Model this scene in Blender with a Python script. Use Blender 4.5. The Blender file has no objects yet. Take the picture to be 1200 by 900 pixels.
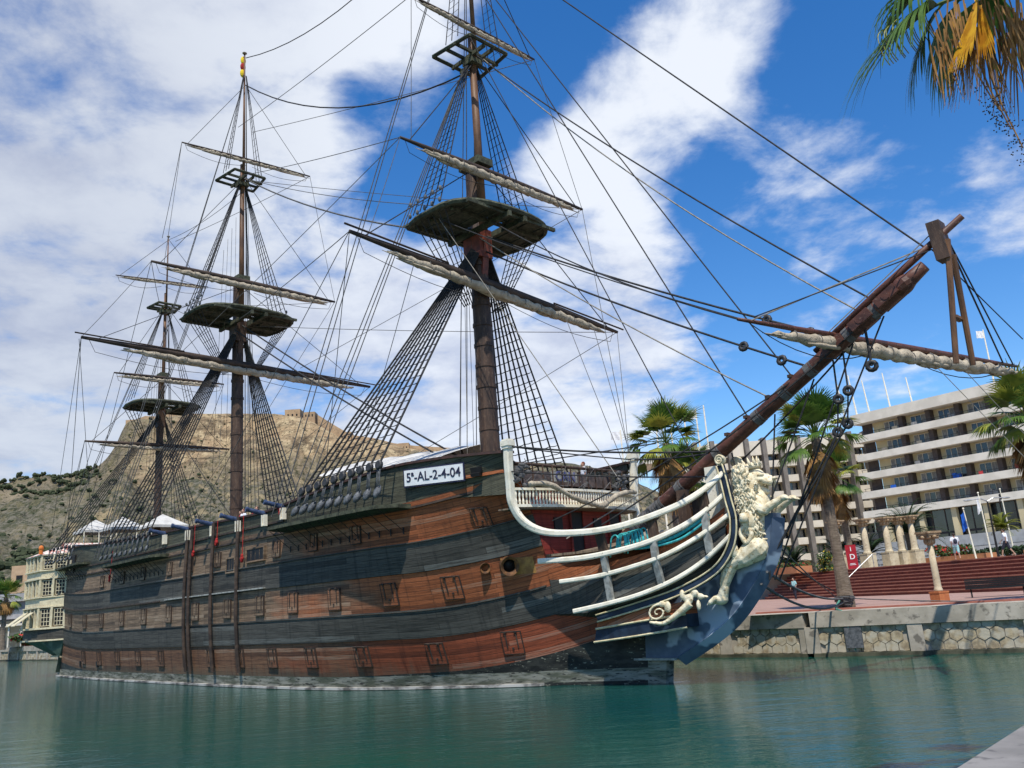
import bpy, math, random
from mathutils import Vector, Matrix, noise as mnoise
R = math.radians
random.seed(7)
scene = bpy.context.scene
col = scene.collection

# ------------------------------------------------------------------ camera
CAM_H, FPX, PITCH, ROLL = 3.55, 1000.0, R(14.18), R(4.1)
r0 = Vector((1, 0, 0)); fw = Vector((0, math.cos(PITCH), math.sin(PITCH))); u0 = Vector((0, -math.sin(PITCH), math.cos(PITCH)))
cr = math.cos(ROLL)*r0 - math.sin(ROLL)*u0
cu = math.sin(ROLL)*r0 + math.cos(ROLL)*u0
cam = bpy.data.cameras.new('camera'); camo = bpy.data.objects.new('camera', cam); col.objects.link(camo)
m = Matrix.Identity(4)
for i in range(3):
    m[i][0] = cr[i]; m[i][1] = cu[i]; m[i][2] = -fw[i]
m[2][3] = CAM_H
camo.matrix_world = m
cam.sensor_width = 36; cam.lens = FPX/1200*36; cam.clip_start = .1; cam.clip_end = 6000
scene.camera = camo

# ------------------------------------------------------------------ helpers
class MB:
    def __init__(s): s.v = []; s.f = []; s.mi = []; s.m = 0
    def add(s, vs, fs):
        b = len(s.v); s.v += [tuple(p) for p in vs]
        for f in fs: s.f.append(tuple(b+i for i in f)); s.mi.append(s.m)
        return s
    def quad(s, a, b, c, d): return s.add([a, b, c, d], [(0, 1, 2, 3)])
    def box8(s, p): return s.add(p, [(0,3,2,1),(4,5,6,7),(0,1,5,4),(1,2,6,5),(2,3,7,6),(3,0,4,7)])
    def box(s, c, d, ax=None):
        c = Vector(c); X, Y, Z = ax or (Vector((1,0,0)), Vector((0,1,0)), Vector((0,0,1)))
        hx, hy, hz = X*d[0]/2, Y*d[1]/2, Z*d[2]/2
        return s.box8([c-hx-hy-hz, c+hx-hy-hz, c+hx+hy-hz, c-hx+hy-hz, c-hx-hy+hz, c+hx-hy+hz, c+hx+hy+hz, c-hx+hy+hz])
    def prism(s, poly, ext):
        n = len(poly); e = Vector(ext)
        vs = [Vector(p) for p in poly]; vs += [p+e for p in vs]
        fs = [tuple(range(n-1, -1, -1)), tuple(range(n, 2*n))]
        fs += [(i, (i+1) % n, n+(i+1) % n, n+i) for i in range(n)]
        return s.add(vs, fs)
    def tube(s, pts, r, n=6, caps=True, flat=1.0):
        pts = [Vector(p) for p in pts]; k = len(pts)
        if not isinstance(r, (list, tuple)): r = [r]*k
        if len(r) == 2 and k > 2: r = [r[0]+(r[1]-r[0])*i/(k-1) for i in range(k)]
        t0 = (pts[1]-pts[0]).normalized()
        a = t0.cross(Vector((0, 0, 1)))
        if a.length < .05: a = t0.cross(Vector((1, 0, 0)))
        a.normalize(); vs = []
        for i in range(k):
            t = (pts[min(i+1, k-1)]-pts[max(i-1, 0)])
            if t.length < 1e-9: t = t0.copy()
            t.normalize(); a = (a-t*a.dot(t))
            if a.length < 1e-6: a = t.orthogonal()
            a.normalize(); b = t.cross(a)
            for j in range(n):
                w = 2*math.pi*j/n
                vs.append(pts[i]+(a*math.cos(w)+b*math.sin(w)*flat)*r[i])
        fs = [(i*n+j, i*n+(j+1) % n, (i+1)*n+(j+1) % n, (i+1)*n+j) for i in range(k-1) for j in range(n)]
        if caps: fs += [tuple(range(n-1, -1, -1)), tuple(range((k-1)*n, k*n))]
        return s.add(vs, fs)
    def lathe(s, prof, base, n=12):
        b = Vector(base); vs = []
        for r_, z in prof:
            for j in range(n):
                w = 2*math.pi*j/n; vs.append(b+Vector((r_*math.cos(w), r_*math.sin(w), z)))
        k = len(prof)
        fs = [(i*n+j, i*n+(j+1) % n, (i+1)*n+(j+1) % n, (i+1)*n+j) for i in range(k-1) for j in range(n)]
        fs += [tuple(range(n-1, -1, -1)), tuple(range((k-1)*n, k*n))]
        return s.add(vs, fs)
    def ell(s, c, rad, ax=None, nu=10, nv=7):
        c = Vector(c); X, Y, Z = ax or (Vector((1,0,0)), Vector((0,1,0)), Vector((0,0,1)))
        vs = [c-Z*rad[2]]
        for i in range(1, nv):
            p = -math.pi/2+math.pi*i/nv
            for j in range(nu):
                w = 2*math.pi*j/nu
                vs.append(c+X*rad[0]*math.cos(p)*math.cos(w)+Y*rad[1]*math.cos(p)*math.sin(w)+Z*rad[2]*math.sin(p))
        vs.append(c+Z*rad[2]); L = len(vs)-1
        fs = [(0, 1+(j+1) % nu, 1+j) for j in range(nu)]
        for i in range(nv-2):
            for j in range(nu):
                a = 1+i*nu; fs.append((a+j, a+(j+1) % nu, a+nu+(j+1) % nu, a+nu+j))
        a = 1+(nv-2)*nu; fs += [(a+j, a+(j+1) % nu, L) for j in range(nu)]
        return s.add(vs, fs)
    def caps(s, a, b, ra, rb, n=10):
        a = Vector(a); b = Vector(b); t = (b-a); L = t.length; t.normalize(); pts = []; rr = []
        for k in range(5):
            w = math.pi/2*(1-k/4); pts.append(a-t*ra*math.sin(w)); rr.append(max(.002, ra*math.cos(w)))
        for k in range(5):
            w = math.pi/2*k/4; pts.append(b+t*rb*math.sin(w)); rr.append(max(.002, rb*math.cos(w)))
        return s.tube(pts, rr, n)
    def build(s, name, mat, parent=None, smooth=False, loc=None, rotz=0):
        me = bpy.data.meshes.new(name); me.from_pydata(s.v, [], s.f)
        mats = mat if isinstance(mat, (list, tuple)) else [mat]
        for q in mats: me.materials.append(q)
        if len(mats) > 1: me.polygons.foreach_set('material_index', s.mi)
        if smooth: me.polygons.foreach_set('use_smooth', [True]*len(me.polygons))
        me.update()
        o = bpy.data.objects.new(name, me); col.objects.link(o)
        if parent is not None: o.parent = parent
        if loc is not None: o.location = loc
        o.rotation_euler.z = rotz
        return o

def tag(o, label=None, cat=None, group=None, kind=None):
    if label: o['label'] = label
    if cat: o['category'] = cat
    if group: o['group'] = group
    if kind: o['kind'] = kind
    return o
def empty(name, loc=(0, 0, 0), rz=0, **k):
    o = bpy.data.objects.new(name, None); col.objects.link(o); o.location = loc; o.rotation_euler.z = rz
    o.empty_display_size = .3
    return tag(o, **k)
def remesh(o, vox, sm=4, fac=.5):
    r_ = o.modifiers.new('remesh', 'REMESH'); r_.mode = 'VOXEL'; r_.voxel_size = vox; r_.use_smooth_shade = True
    if sm:
        q = o.modifiers.new('smooth', 'SMOOTH'); q.iterations = sm; q.factor = fac
    return o
def lerp(a, b, t): return a+(b-a)*t
def interp(x, xs, ys):
    if x <= xs[0]: return ys[0]
    if x >= xs[-1]: return ys[-1]
    for i in range(len(xs)-1):
        if x <= xs[i+1]:
            h = xs[i+1]-xs[i]; t = (x-xs[i])/h
            m0 = (ys[i+1]-ys[i-1])/(xs[i+1]-xs[i-1]) if i > 0 else (ys[i+1]-ys[i])/h
            m1 = (ys[i+2]-ys[i])/(xs[i+2]-xs[i]) if i+2 < len(xs) else (ys[i+1]-ys[i])/h
            t2 = t*t; t3 = t2*t
            return (2*t3-3*t2+1)*ys[i]+(t3-2*t2+t)*h*m0+(-2*t3+3*t2)*ys[i+1]+(t3-t2)*h*m1
def smooth_path(pts, n=6):
    out = []; P = [Vector(p) for p in pts]
    for i in range(len(P)-1):
        a = P[max(i-1, 0)]; b = P[i]; c = P[i+1]; d = P[min(i+2, len(P)-1)]
        for k in range(n):
            t = k/n
            out.append(.5*((2*b)+(c-a)*t+(2*a-5*b+4*c-d)*t*t+(-a+3*b-3*c+d)*t**3))
    out.append(P[-1]); return out
def sagline(a, b, sag, n=10):
    a = Vector(a); b = Vector(b)
    if sag == 0: return [a, b]
    return [a.lerp(b, i/n)-Vector((0, 0, sag*4*(i/n)*(1-i/n))) for i in range(n+1)]

# ------------------------------------------------------------------ materials
def newmat(name):
    mt = bpy.data.materials.new(name); mt.use_nodes = True
    nt = mt.node_tree; b = nt.nodes['Principled BSDF']; return mt, nt, b
def N(nt, t, **k):
    n = nt.nodes.new(t)
    for a, v in k.items(): setattr(n, a, v)
    return n
def mixc(nt, fac, a, b, mode='MIX'):
    n = N(nt, 'ShaderNodeMix', data_type='RGBA', blend_type=mode)
    for s_, v in ((0, fac), (6, a), (7, b)):
        if hasattr(v, 'links'): nt.links.new(v, n.inputs[s_])
        elif s_ == 0: n.inputs[0].default_value = v
        else: n.inputs[s_].default_value = (*v, 1)
    return n.outputs[2]
def mathn(nt, op, a, b=None, c=None, clamp=False):
    n = N(nt, 'ShaderNodeMath', operation=op, use_clamp=clamp)
    for i, v in enumerate((a, b, c)):
        if v is None: continue
        if hasattr(v, 'links'): nt.links.new(v, n.inputs[i])
        else: n.inputs[i].default_value = v
    return n.outputs[0]
def mapr(nt, v, a, b, c=0., d=1.):
    n = N(nt, 'ShaderNodeMapRange'); n.interpolation_type = 'SMOOTHSTEP'
    nt.links.new(v, n.inputs[0])
    for i, q in enumerate((a, b, c, d)): n.inputs[i+1].default_value = q
    return n.outputs[0]
def coords(nt, scale=(1, 1, 1), kind='Object', rot=(0,0,0)):
    tc = N(nt, 'ShaderNodeTexCoord'); mp = N(nt, 'ShaderNodeMapping'); mp.inputs['Scale'].default_value = scale
    mp.inputs['Rotation'].default_value = rot
    nt.links.new(tc.outputs[kind], mp.inputs[0]); return mp.outputs[0]
def noisen(nt, vec, scale, detail=5, rough=.6, dist=0):
    n = N(nt, 'ShaderNodeTexNoise'); n.inputs['Scale'].default_value = scale; n.inputs['Detail'].default_value = detail
    n.inputs['Roughness'].default_value = rough; n.inputs['Distortion'].default_value = dist
    nt.links.new(vec, n.inputs['Vector']); return n.outputs['Fac']
def bump(nt, b, h, strength, dist=.02):
    n = N(nt, 'ShaderNodeBump'); n.inputs['Strength'].default_value = strength; n.inputs['Distance'].default_value = dist
    nt.links.new(h, n.inputs['Height']); nt.links.new(n.outputs[0], b.inputs['Normal'])
def M(name, c1, c2=None, scale=4, rough=.75, st=(1, 1, 1), lo=.35, hi=.65, bmp=.3, bd=.02, c3=None, s3=30, metal=0, kind='Object', f3=(.55, .75)):
    mt, nt, b = newmat(name)
    b.inputs['Roughness'].default_value = rough; b.inputs['Metallic'].default_value = metal
    b.inputs['Specular IOR Level'].default_value = .3
    c2 = c2 or tuple(x*.75 for x in c1)
    v = coords(nt, st, kind); n1 = noisen(nt, v, scale)
    c = mixc(nt, mapr(nt, n1, lo, hi), c1, c2)
    if c3:
        n3 = noisen(nt, v, s3, 3); c = mixc(nt, mapr(nt, n3, *f3), c, c3)
    nt.links.new(c, b.inputs['Base Color'])
    if bmp: bump(nt, b, noisen(nt, v, scale*4, 4), bmp, bd)
    return mt
def planks(name, ca, cb, gap, streak, row=.2, width=7.5, worn=.62, rough=.7, warm=None, axes='xz', mort=.012, dirt=None):
    """ship planking: long narrow boards following the sheer, worn and streaked along the grain"""
    mt, nt, b = newmat(name); b.inputs['Roughness'].default_value = rough; b.inputs['Specular IOR Level'].default_value = .25
    tc = N(nt, 'ShaderNodeTexCoord'); sp = N(nt, 'ShaderNodeSeparateXYZ'); nt.links.new(tc.outputs['Object'], sp.inputs[0])
    x, y, z = sp.outputs
    if axes == 'xz':
        r1 = mathn(nt, 'MAXIMUM', mathn(nt, 'SUBTRACT', x, 41.), 0.); r1 = mathn(nt, 'MULTIPLY', mathn(nt, 'MULTIPLY', r1, r1), .018)
        r2 = mathn(nt, 'MAXIMUM', mathn(nt, 'SUBTRACT', 4., x), 0.); r2 = mathn(nt, 'MULTIPLY', mathn(nt, 'MULTIPLY', r2, r2), .004)
        zz = mathn(nt, 'SUBTRACT', mathn(nt, 'SUBTRACT', z, r1), r2); a = x
    elif axes == 'yz': a, zz = y, z
    elif axes == 'zx': a, zz = z, x
    else: a, zz = x, y
    cb_ = N(nt, 'ShaderNodeCombineXYZ'); nt.links.new(a, cb_.inputs[0]); nt.links.new(zz, cb_.inputs[1])
    vec = cb_.outputs[0]
    br = N(nt, 'ShaderNodeTexBrick'); nt.links.new(vec, br.inputs['Vector'])
    br.inputs['Scale'].default_value = 1; br.inputs['Brick Width'].default_value = width; br.inputs['Row Height'].default_value = row
    br.inputs['Mortar Size'].default_value = mort; br.inputs['Mortar Smooth'].default_value = .5; br.inputs['Bias'].default_value = 0
    br.offset = .37; br.inputs['Color1'].default_value = (0, 0, 0, 1); br.inputs['Color2'].default_value = (1, 1, 1, 1); br.inputs['Mortar'].default_value = (.5, .5, .5, 1)
    tone = br.outputs['Color']; mortar = br.outputs['Fac']
    mp = N(nt, 'ShaderNodeMapping'); mp.inputs['Scale'].default_value = (.35, 9, 1); nt.links.new(vec, mp.inputs[0])
    fine = noisen(nt, mp.outputs[0], 2.2, 6, .65)
    mp2 = N(nt, 'ShaderNodeMapping'); mp2.inputs['Scale'].default_value = (.16, .5, 1); nt.links.new(vec, mp2.inputs[0])
    big = noisen(nt, mp2.outputs[0], 1.3, 4)
    t = mathn(nt, 'ADD', mathn(nt, 'MULTIPLY', mathn(nt, 'ADD', mathn(nt, 'MULTIPLY', tone, .5), mathn(nt, 'MULTIPLY', mapr(nt, fine, .3, .7), .95)), .5), mathn(nt, 'MULTIPLY', big, .35), clamp=True)
    c = mixc(nt, mapr(nt, t, .25, .8), ca, cb)
    if warm:   # newer red-orange timber forward of the waist, weathered grey-brown aft
        g = mathn(nt, 'ADD', mathn(nt, 'MULTIPLY', mathn(nt, 'SUBTRACT', x, 36.5), .12), mathn(nt, 'MULTIPLY', mathn(nt, 'SUBTRACT', big, .5), 3.2))
        wf = mapr(nt, g, -.9, .6)
        c2 = mixc(nt, mapr(nt, t, .25, .8), warm[0], warm[1]); c = mixc(nt, wf, c, c2)
    mp3 = N(nt, 'ShaderNodeMapping'); mp3.inputs['Scale'].default_value = (.28, 7, 1); mp3.inputs['Location'].default_value = (3.3, 9.1, 0); nt.links.new(vec, mp3.inputs[0])
    wn = noisen(nt, mp3.outputs[0], 2.6, 7, .7)
    c = mixc(nt, mathn(nt, 'MULTIPLY', mapr(nt, wn, worn, worn+.07), .55), c, streak)
    # run-down stains: long vertical streaks of dirt and salt
    mp4 = N(nt, 'ShaderNodeMapping'); mp4.inputs['Scale'].default_value = (2.2, .16, 1); nt.links.new(vec, mp4.inputs[0])
    vn = noisen(nt, mp4.outputs[0], 1.6, 5, .6)
    c = mixc(nt, mathn(nt, 'MULTIPLY', mapr(nt, vn, .5, .75), .55), c, dirt or gap)
    gr = N(nt, 'ShaderNodeMapping'); gr.inputs['Scale'].default_value = (1.2, 30, 1); nt.links.new(vec, gr.inputs[0]); gn = noisen(nt, gr.outputs[0], 2.5, 5, .7)
    c = mixc(nt, mathn(nt, 'MULTIPLY', mapr(nt, gn, .48, .66), .42), c, gap)
    c = mixc(nt, mathn(nt, 'MULTIPLY', mapr(nt, gn, .38, .30), .22), c, streak)
    c = mixc(nt, mathn(nt, 'MULTIPLY', mortar, .7), c, gap)
    if axes == 'xz':     # patched boards: single planks replaced with fresher or darker timber; weed and wet above the waterline
        c = mixc(nt, mathn(nt, 'MULTIPLY', mathn(nt, 'MULTIPLY', mathn(nt, 'GREATER_THAN', tone, .84), mapr(nt, wn, .42, .56)), .38), c, streak)
        c = mixc(nt, mathn(nt, 'MULTIPLY', mathn(nt, 'LESS_THAN', tone, .14), .35), c, gap)
        wet = mapr(nt, mathn(nt, 'ADD', z, mathn(nt, 'MULTIPLY', vn, 1.6)), 2.1, 1.2); c = mixc(nt, mathn(nt, 'MULTIPLY', wet, .6), c, (.10, .09, .06))
    nt.links.new(c, b.inputs['Base Color'])
    h = mathn(nt, 'SUBTRACT', mathn(nt, 'MULTIPLY', fine, .35), mortar)
    bump(nt, b, mathn(nt, 'ADD', h, mathn(nt, 'MULTIPLY', tone, .25)), .55, .02)
    return mt

MT = {}
MT['hull_wood'] = planks('hull_wood', (.10, .068, .043), (.27, .185, .115), (.02, .014, .01), (.34, .27, .19), warm=((.20, .06, .022), (.38, .12, .045)), worn=.63)
MT['hull_red'] = planks('hull_red', (.10, .05, .03), (.23, .115, .06), (.02, .01, .008), (.36, .28, .2), warm=((.17, .042, .018), (.33, .08, .034)), worn=.64)
MT['hull_black'] = planks('hull_black', (.036, .034, .028), (.092, .087, .072), (.005, .006, .007), (.20, .21, .19), worn=.66, row=.25)
MT['hull_green'] = planks('hull_green', (.036, .036, .025), (.105, .103, .068), (.008, .009, .007), (.16, .16, .11), worn=.66, row=.22)
MT['boot'] = M('boot_top', (.26, .25, .20), (.09, .095, .065), 1.6, .8, (.5, 1, 3.2), .38, .62, .5, .03, (.03, .03, .025), 4, f3=(.56, .66))
MT['boot_dark'] = M('boot_tar', (.012, .012, .011), (.035, .034, .028), 1.6, .6, (.5, 1, 2), .4, .6, .5, .03, (.2, .2, .15), 7, f3=(.62, .68))
MT['port_frame'] = M('port_frame', (.055, .036, .026), (.035, .025, .02), 4, .7)
MT['deck'] = planks('deck_boards', (.14, .10, .07), (.24, .18, .12), (.03, .02, .015), (.3, .25, .2), axes='xy', row=.16)
MT['red_wood'] = planks('red_bulkhead', (.16, .02, .014), (.26, .04, .028), (.03, .008, .006), (.3, .12, .1), axes='yz', row=.5, worn=.7)
MT['mast'] = M('mast_wood', (.085, .05, .032), (.035, .022, .016), 3, .6, (1, 1, .25), .35, .65, .4, .02, (.15, .10, .065), 14)
MT['topmast'] = M('topmast_wood', (.17, .085, .04), (.08, .042, .022), 3, .55, (1, 1, .25), .35, .65, .3)
MT['sprit'] = M('bowsprit_wood', (.12, .045, .028), (.05, .022, .016), 2.4, .5, (.5, 1, 1), .35, .65, .3, .02, (.17, .10, .07), 12)
MT['spar'] = M('spar_wood', (.075, .05, .035), (.03, .022, .018), 3, .7, (1, .3, 1), .35, .65, .3)
MT['moss'] = M('mossy_wood', (.075, .08, .05), (.03, .032, .02), 3, .85, (1, 1, 1), .35, .65, .4, .03, (.14, .14, .08), 9)
MT['sail'] = M('sail_canvas', (.48, .41, .30), (.28, .235, .17), 1.8, .9, (1, 1, 1), .3, .7, .8, .08, (.15, .13, .10), 5, f3=(.58, .72))
MT['white'] = M('white_paint', (.80, .745, .60), (.62, .56, .42), 2.5, .55, (1, 1, 1), .4, .75, .25, .01, (.30, .27, .20), 9, f3=(.62, .74))
MT['lion'] = M('carved_ivory', (.76, .68, .48), (.56, .46, .28), 4.5, .6, (1, 1, 1), .38, .66, .8, .02, (.33, .24, .13), 9, f3=(.56, .7))
MT['grey_paint'] = M('grey_stanchion', (.36, .36, .32), (.2, .2, .18), 5, .7)
MT['cream_line'] = M('gilt_line', (.66, .58, .36), (.45, .38, .22), 5, .6)
MT['blue'] = M('knee_blue', (.105, .145, .20), (.07, .10, .15), 1.2, .5, (1, 1, 1), .35, .6, .35, .02, (.31, .38, .46), .55, f3=(.52, .57))  # pale patches are light reflected off the water, painted into the blue
MT['navy'] = M('navy_paint', (.02, .035, .06), (.01, .016, .03), 2, .5)
MT['rope'] = M('tarred_rope', (.018, .018, .02), (.04, .038, .036), 6, .85, bmp=0)
MT['rope_light'] = M('hemp_rope', (.30, .27, .22), (.18, .16, .13), 6, .9, bmp=0)
MT['rope_grey'] = M('grey_rope', (.13, .125, .12), (.07, .07, .068), 6, .9, bmp=0)
MT['rope_cyan'] = M('turquoise_rope', (.05, .42, .42), (.03, .25, .27), 9, .7, bmp=.4)
MT['rope_green'] = M('green_rope', (.10, .30, .22), (.05, .15, .12), 9, .8, bmp=.4)
MT['deadeye'] = M('deadeye_black', (.02, .02, .021), (.045, .042, .04), 8, .5)
MT['deadeye_grey'] = M('deadeye_grey', (.14, .145, .15), (.06, .065, .07), 8, .6)
MT['gun'] = M('gun_blue', (.05, .075, .14), (.025, .035, .07), 5, .4)
MT['red_cloth'] = M('red_cloth', (.38, .02, .015), (.22, .012, .01), 6, .8)
MT['plate'] = M('plate_white', (.78, .78, .76), (.7, .7, .68), 4, .5)
MT['ink'] = M('ink_dark', (.02, .02, .05), (.03, .03, .06), 6, .5, bmp=0)
MT['dark'] = M('dark_opening', (.008, .008, .009), (.014, .013, .013), 3, .6, bmp=0)
MT['stern_cream'] = M('stern_cream', (.62, .555, .37), (.48, .41, .27), 3, .6, (1, 1, 1), .35, .7, .2, .01, (.3, .25, .15), 9)
MT['stern_green'] = M('stern_green', (.10, .15, .11), (.05, .08, .06), 2, .6)
MT['awning'] = M('awning_white', (.56, .55, .51), (.42, .41, .385), 1.2, .8)
MT['orange_wood'] = M('gallery_brown', (.25, .13, .06), (.15, .08, .04), 5, .6)

def glassmat(name, c, rough=.08):
    mt, nt, b = newmat(name); b.inputs['Roughness'].default_value = rough; b.inputs['Base Color'].default_value = (*c, 1)
    b.inputs['Specular IOR Level'].default_value = .8
    v = coords(nt); n = noisen(nt, v, .6, 2); nt.links.new(mixc(nt, mapr(nt, n, .3, .7), c, tuple(q*1.8+.01 for q in c)), b.inputs['Base Color'])
    return mt
MT['glass'] = glassmat('window_glass', (.03, .04, .045))

# ------------------------------------------------------------------ light, sky
SUN = Vector((-.04, -.55, 1.0)).normalized()      # towards the sun: behind the photographer's shoulder
el = math.asin(SUN.z); az = math.atan2(SUN.x, SUN.y)
sl = bpy.data.lights.new('sun', 'SUN'); sl.energy = 4.1; sl.angle = R(.53); sl.color = (1, .95, .87)
so = bpy.data.objects.new('sun', sl); col.objects.link(so); so.rotation_euler = SUN.to_track_quat('Z', 'Y').to_euler()
w = bpy.data.worlds.new('World'); scene.world = w; w.use_nodes = True
nt = w.node_tree; bg = nt.nodes['Background']; bg.inputs['Strength'].default_value = .115
sky = N(nt, 'ShaderNodeTexSky', sky_type='NISHITA'); sky.sun_disc = False; sky.sun_elevation = el; sky.sun_rotation = az
sky.air_density = 1.0; sky.dust_density = .25; sky.ozone_density = 3.0; sky.altitude = 0
hs = N(nt, 'ShaderNodeHueSaturation'); hs.inputs['Hue'].default_value = .506; hs.inputs['Saturation'].default_value = 1.34; hs.inputs['Value'].default_value = 1.2
nt.links.new(sky.outputs[0], hs.inputs['Color'])
tc = N(nt, 'ShaderNodeTexCoord'); dirv = tc.outputs['Generated']
sx = N(nt, 'ShaderNodeSeparateXYZ'); nt.links.new(dirv, sx.inputs[0])
def pdir(x, y): return (fw+cr*((x-600)/FPX)-cu*((y-450)/FPX)).normalized()
banks = [(40,150,200,1.0),(200,120,170,.9),(330,40,120,.8),(220,300,190,1.0),(60,480,130,.7),(430,400,130,.9),(340,470,120,.8),(480,40,80,.55),(-150,250,250,1.),
         (465,205,48,-1.0),(415,130,45,-.75),(15,368,40,-.75),(130,20,60,-.4),(390,250,35,-.4),(560,250,45,-.5),(60,40,60,-.45),(255,410,55,-.5),
         (770,110,105,.8),(680,200,70,.75),(860,40,80,.6),(735,310,75,.85),(660,350,70,.8),(560,420,100,.9),(640,520,80,.75),(760,400,60,.6),(700,545,80,.7),(490,480,80,.8),
         (620,60,60,-.8),(700,20,40,-.4),(560,130,40,-.6),(800,250,40,-.35),(620,470,40,-.5),(860,340,70,-.5),
         (1180,220,50,.6),(1100,240,40,.3),(960,190,60,.3),(820,440,60,.4),(1000,150,50,.25),(1060,30,120,-.4)]
cov = None
for (x, y, r_, wt) in banks:
    d = pdir(x, y); s_ = r_/1050.
    dp = N(nt, 'ShaderNodeVectorMath', operation='DOT_PRODUCT'); nt.links.new(dirv, dp.inputs[0]); dp.inputs[1].default_value = d
    e = mathn(nt, 'EXPONENT', mathn(nt, 'MULTIPLY_ADD', dp.outputs['Value'], 2/s_**2, -2/s_**2))
    cov = mathn(nt, 'MULTIPLY', e, wt) if cov is None else mathn(nt, 'MULTIPLY_ADD', e, wt, cov)
den = mathn(nt, 'ADD', mathn(nt, 'MAXIMUM', sx.outputs[2], 0.), .22)
cx = N(nt, 'ShaderNodeCombineXYZ'); nt.links.new(mathn(nt, 'DIVIDE', sx.outputs[0], den), cx.inputs[0]); nt.links.new(mathn(nt, 'DIVIDE', sx.outputs[1], den), cx.inputs[1]); nt.links.new(sx.outputs[2], cx.inputs[2])
n1 = noisen(nt, cx.outputs[0], 2.3, 9, .58, .35)
n2 = noisen(nt, cx.outputs[0], 1.1, 5, .5, .2)
n3 = noisen(nt, cx.outputs[0], 6.5, 7, .6, .2)
covn = mathn(nt, 'ADD', mathn(nt, 'MINIMUM', cov, 1.0), mathn(nt, 'MULTIPLY', mathn(nt, 'SUBTRACT', n1, .5), 2.8))
covn = mathn(nt, 'ADD', covn, mathn(nt, 'MULTIPLY', mathn(nt, 'SUBTRACT', n3, .5), 1.7))
cf = mapr(nt, covn, .08, 1.02)
shade = mathn(nt, 'ADD', mathn(nt, 'MULTIPLY', n2, .6), mathn(nt, 'MULTIPLY', n3, .45))
west = mapr(nt, mathn(nt, 'MULTIPLY', sx.outputs[0], -1.), .05, .45)
ccol = mixc(nt, mapr(nt, shade, .36, .62), (3.9, 4.3, 5.4), (6.3, 6.6, 7.1))
ccol = mixc(nt, mathn(nt, 'MULTIPLY', west, .75), ccol, mixc(nt, mapr(nt, shade, .4, .66), (2.9, 3.25, 4.2), (4.2, 4.55, 5.2)))
nt.links.new(mixc(nt, mathn(nt, 'MULTIPLY', cf, .93), hs.outputs[0], ccol), bg.inputs['Color'])
scene.view_settings.view_transform = 'Standard'; scene.view_settings.look = 'None'; scene.view_settings.exposure = 0.35; scene.view_settings.gamma = 1
scene.cycles.use_denoising = True
scene.cycles.max_bounces = 6

# ------------------------------------------------------------------ water, ground, quay
def watermat():
    mt, nt, b = newmat('harbour_water'); b.inputs['Roughness'].default_value = .07; b.inputs['IOR'].default_value = 1.33
    v = coords(nt, (1, 1, 1)); big = noisen(nt, v, .05, 3)
    nt.links.new(mixc(nt, mapr(nt, big, .35, .65), (.004, .064, .042), (.004, .054, .048)), b.inputs['Base Color'])
    v1 = coords(nt, (.55, 1.5, 1), rot=(0, 0, R(12))); v2 = coords(nt, (1, 2.2, 1), rot=(0, 0, R(-14)))
    a = noisen(nt, v1, .8, 4, .6, .3); c = noisen(nt, v2, 3.2, 3, .55)
    h = mathn(nt, 'ADD', mathn(nt, 'MULTIPLY', a, 1.0), mathn(nt, 'MULTIPLY', c, .3))
    bump(nt, b, h, 1.0, .04)
    return mt
wb = MB(); wb.quad((-400, -60, 0), (200, -60, 0), (200, 400, 0), (-400, 400, 0)); tag(wb.build('water', watermat()), kind='structure')
MT['paving'] = M('paving_pink', (.36, .215, .17), (.28, .165, .13), .6, .85, c3=(.42, .30, .25), s3=5)
MT['kerb_red'] = M('kerb_red', (.36, .13, .09), (.28, .10, .07), 2, .85)
MT['quay_stone'] = M('quay_stone', (.45, .40, .32), (.31, .275, .215), .9, .9, (1, 1, 1), .35, .65, .5, .03, (.17, .15, .12), 2.4, f3=(.56, .68))
MT['quay_dark'] = M('quay_weed', (.10, .095, .06), (.04, .04, .025), 2, .7)
def hexmat():
    mt, nt, b = newmat('hexagonal_stone'); b.inputs['Roughness'].default_value = .9
    v = coords(nt, (1, 1, 1)); n = noisen(nt, v, 5, 5); n2 = noisen(nt, v, 2.1, 1)
    c = mixc(nt, mapr(nt, n, .35, .65), (.42, .34, .21), (.24, .19, .12)); c = mixc(nt, mathn(nt, 'MULTIPLY', mapr(nt, n2, .42, .58), .8), c, (.46, .42, .32))
    nt.links.new(c, b.inputs['Base Color']); bump(nt, b, n, .6, .03); return mt
MT['hex'] = hexmat()
MT['soil'] = M('dry_ground', (.22, .18, .12), (.12, .12, .06), .02, .95, c3=(.08, .1, .04), s3=.3)

QA = Vector((13.2, 42.0, 0)); QD = Vector((-91.0, 90.0, 0)).normalized()     # quay edge: corner point, then along behind the ship
QB = Vector((20.4, 37.2, 0)); QE = QB+(QB-QA).normalized()*60                 # and on to the right
QF = QA+QD*150
far = 4200
g = MB(); Z = 2.0
g.add([(QE.x, QE.y, Z), (QB.x, QB.y, Z), (QA.x, QA.y, Z), (QF.x, QF.y, Z), (-900, 180, Z), (-far, 400, Z), (-far, far, Z), (far, far, Z), (far, QE.y, Z)], [tuple(range(8, -1, -1))])
gm = M('promenade_ground', (.36, .225, .18), (.29, .18, .14), .5, .85, c3=(.40, .30, .25), s3=4)
tag(g.build('ground', gm), kind='structure')

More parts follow.
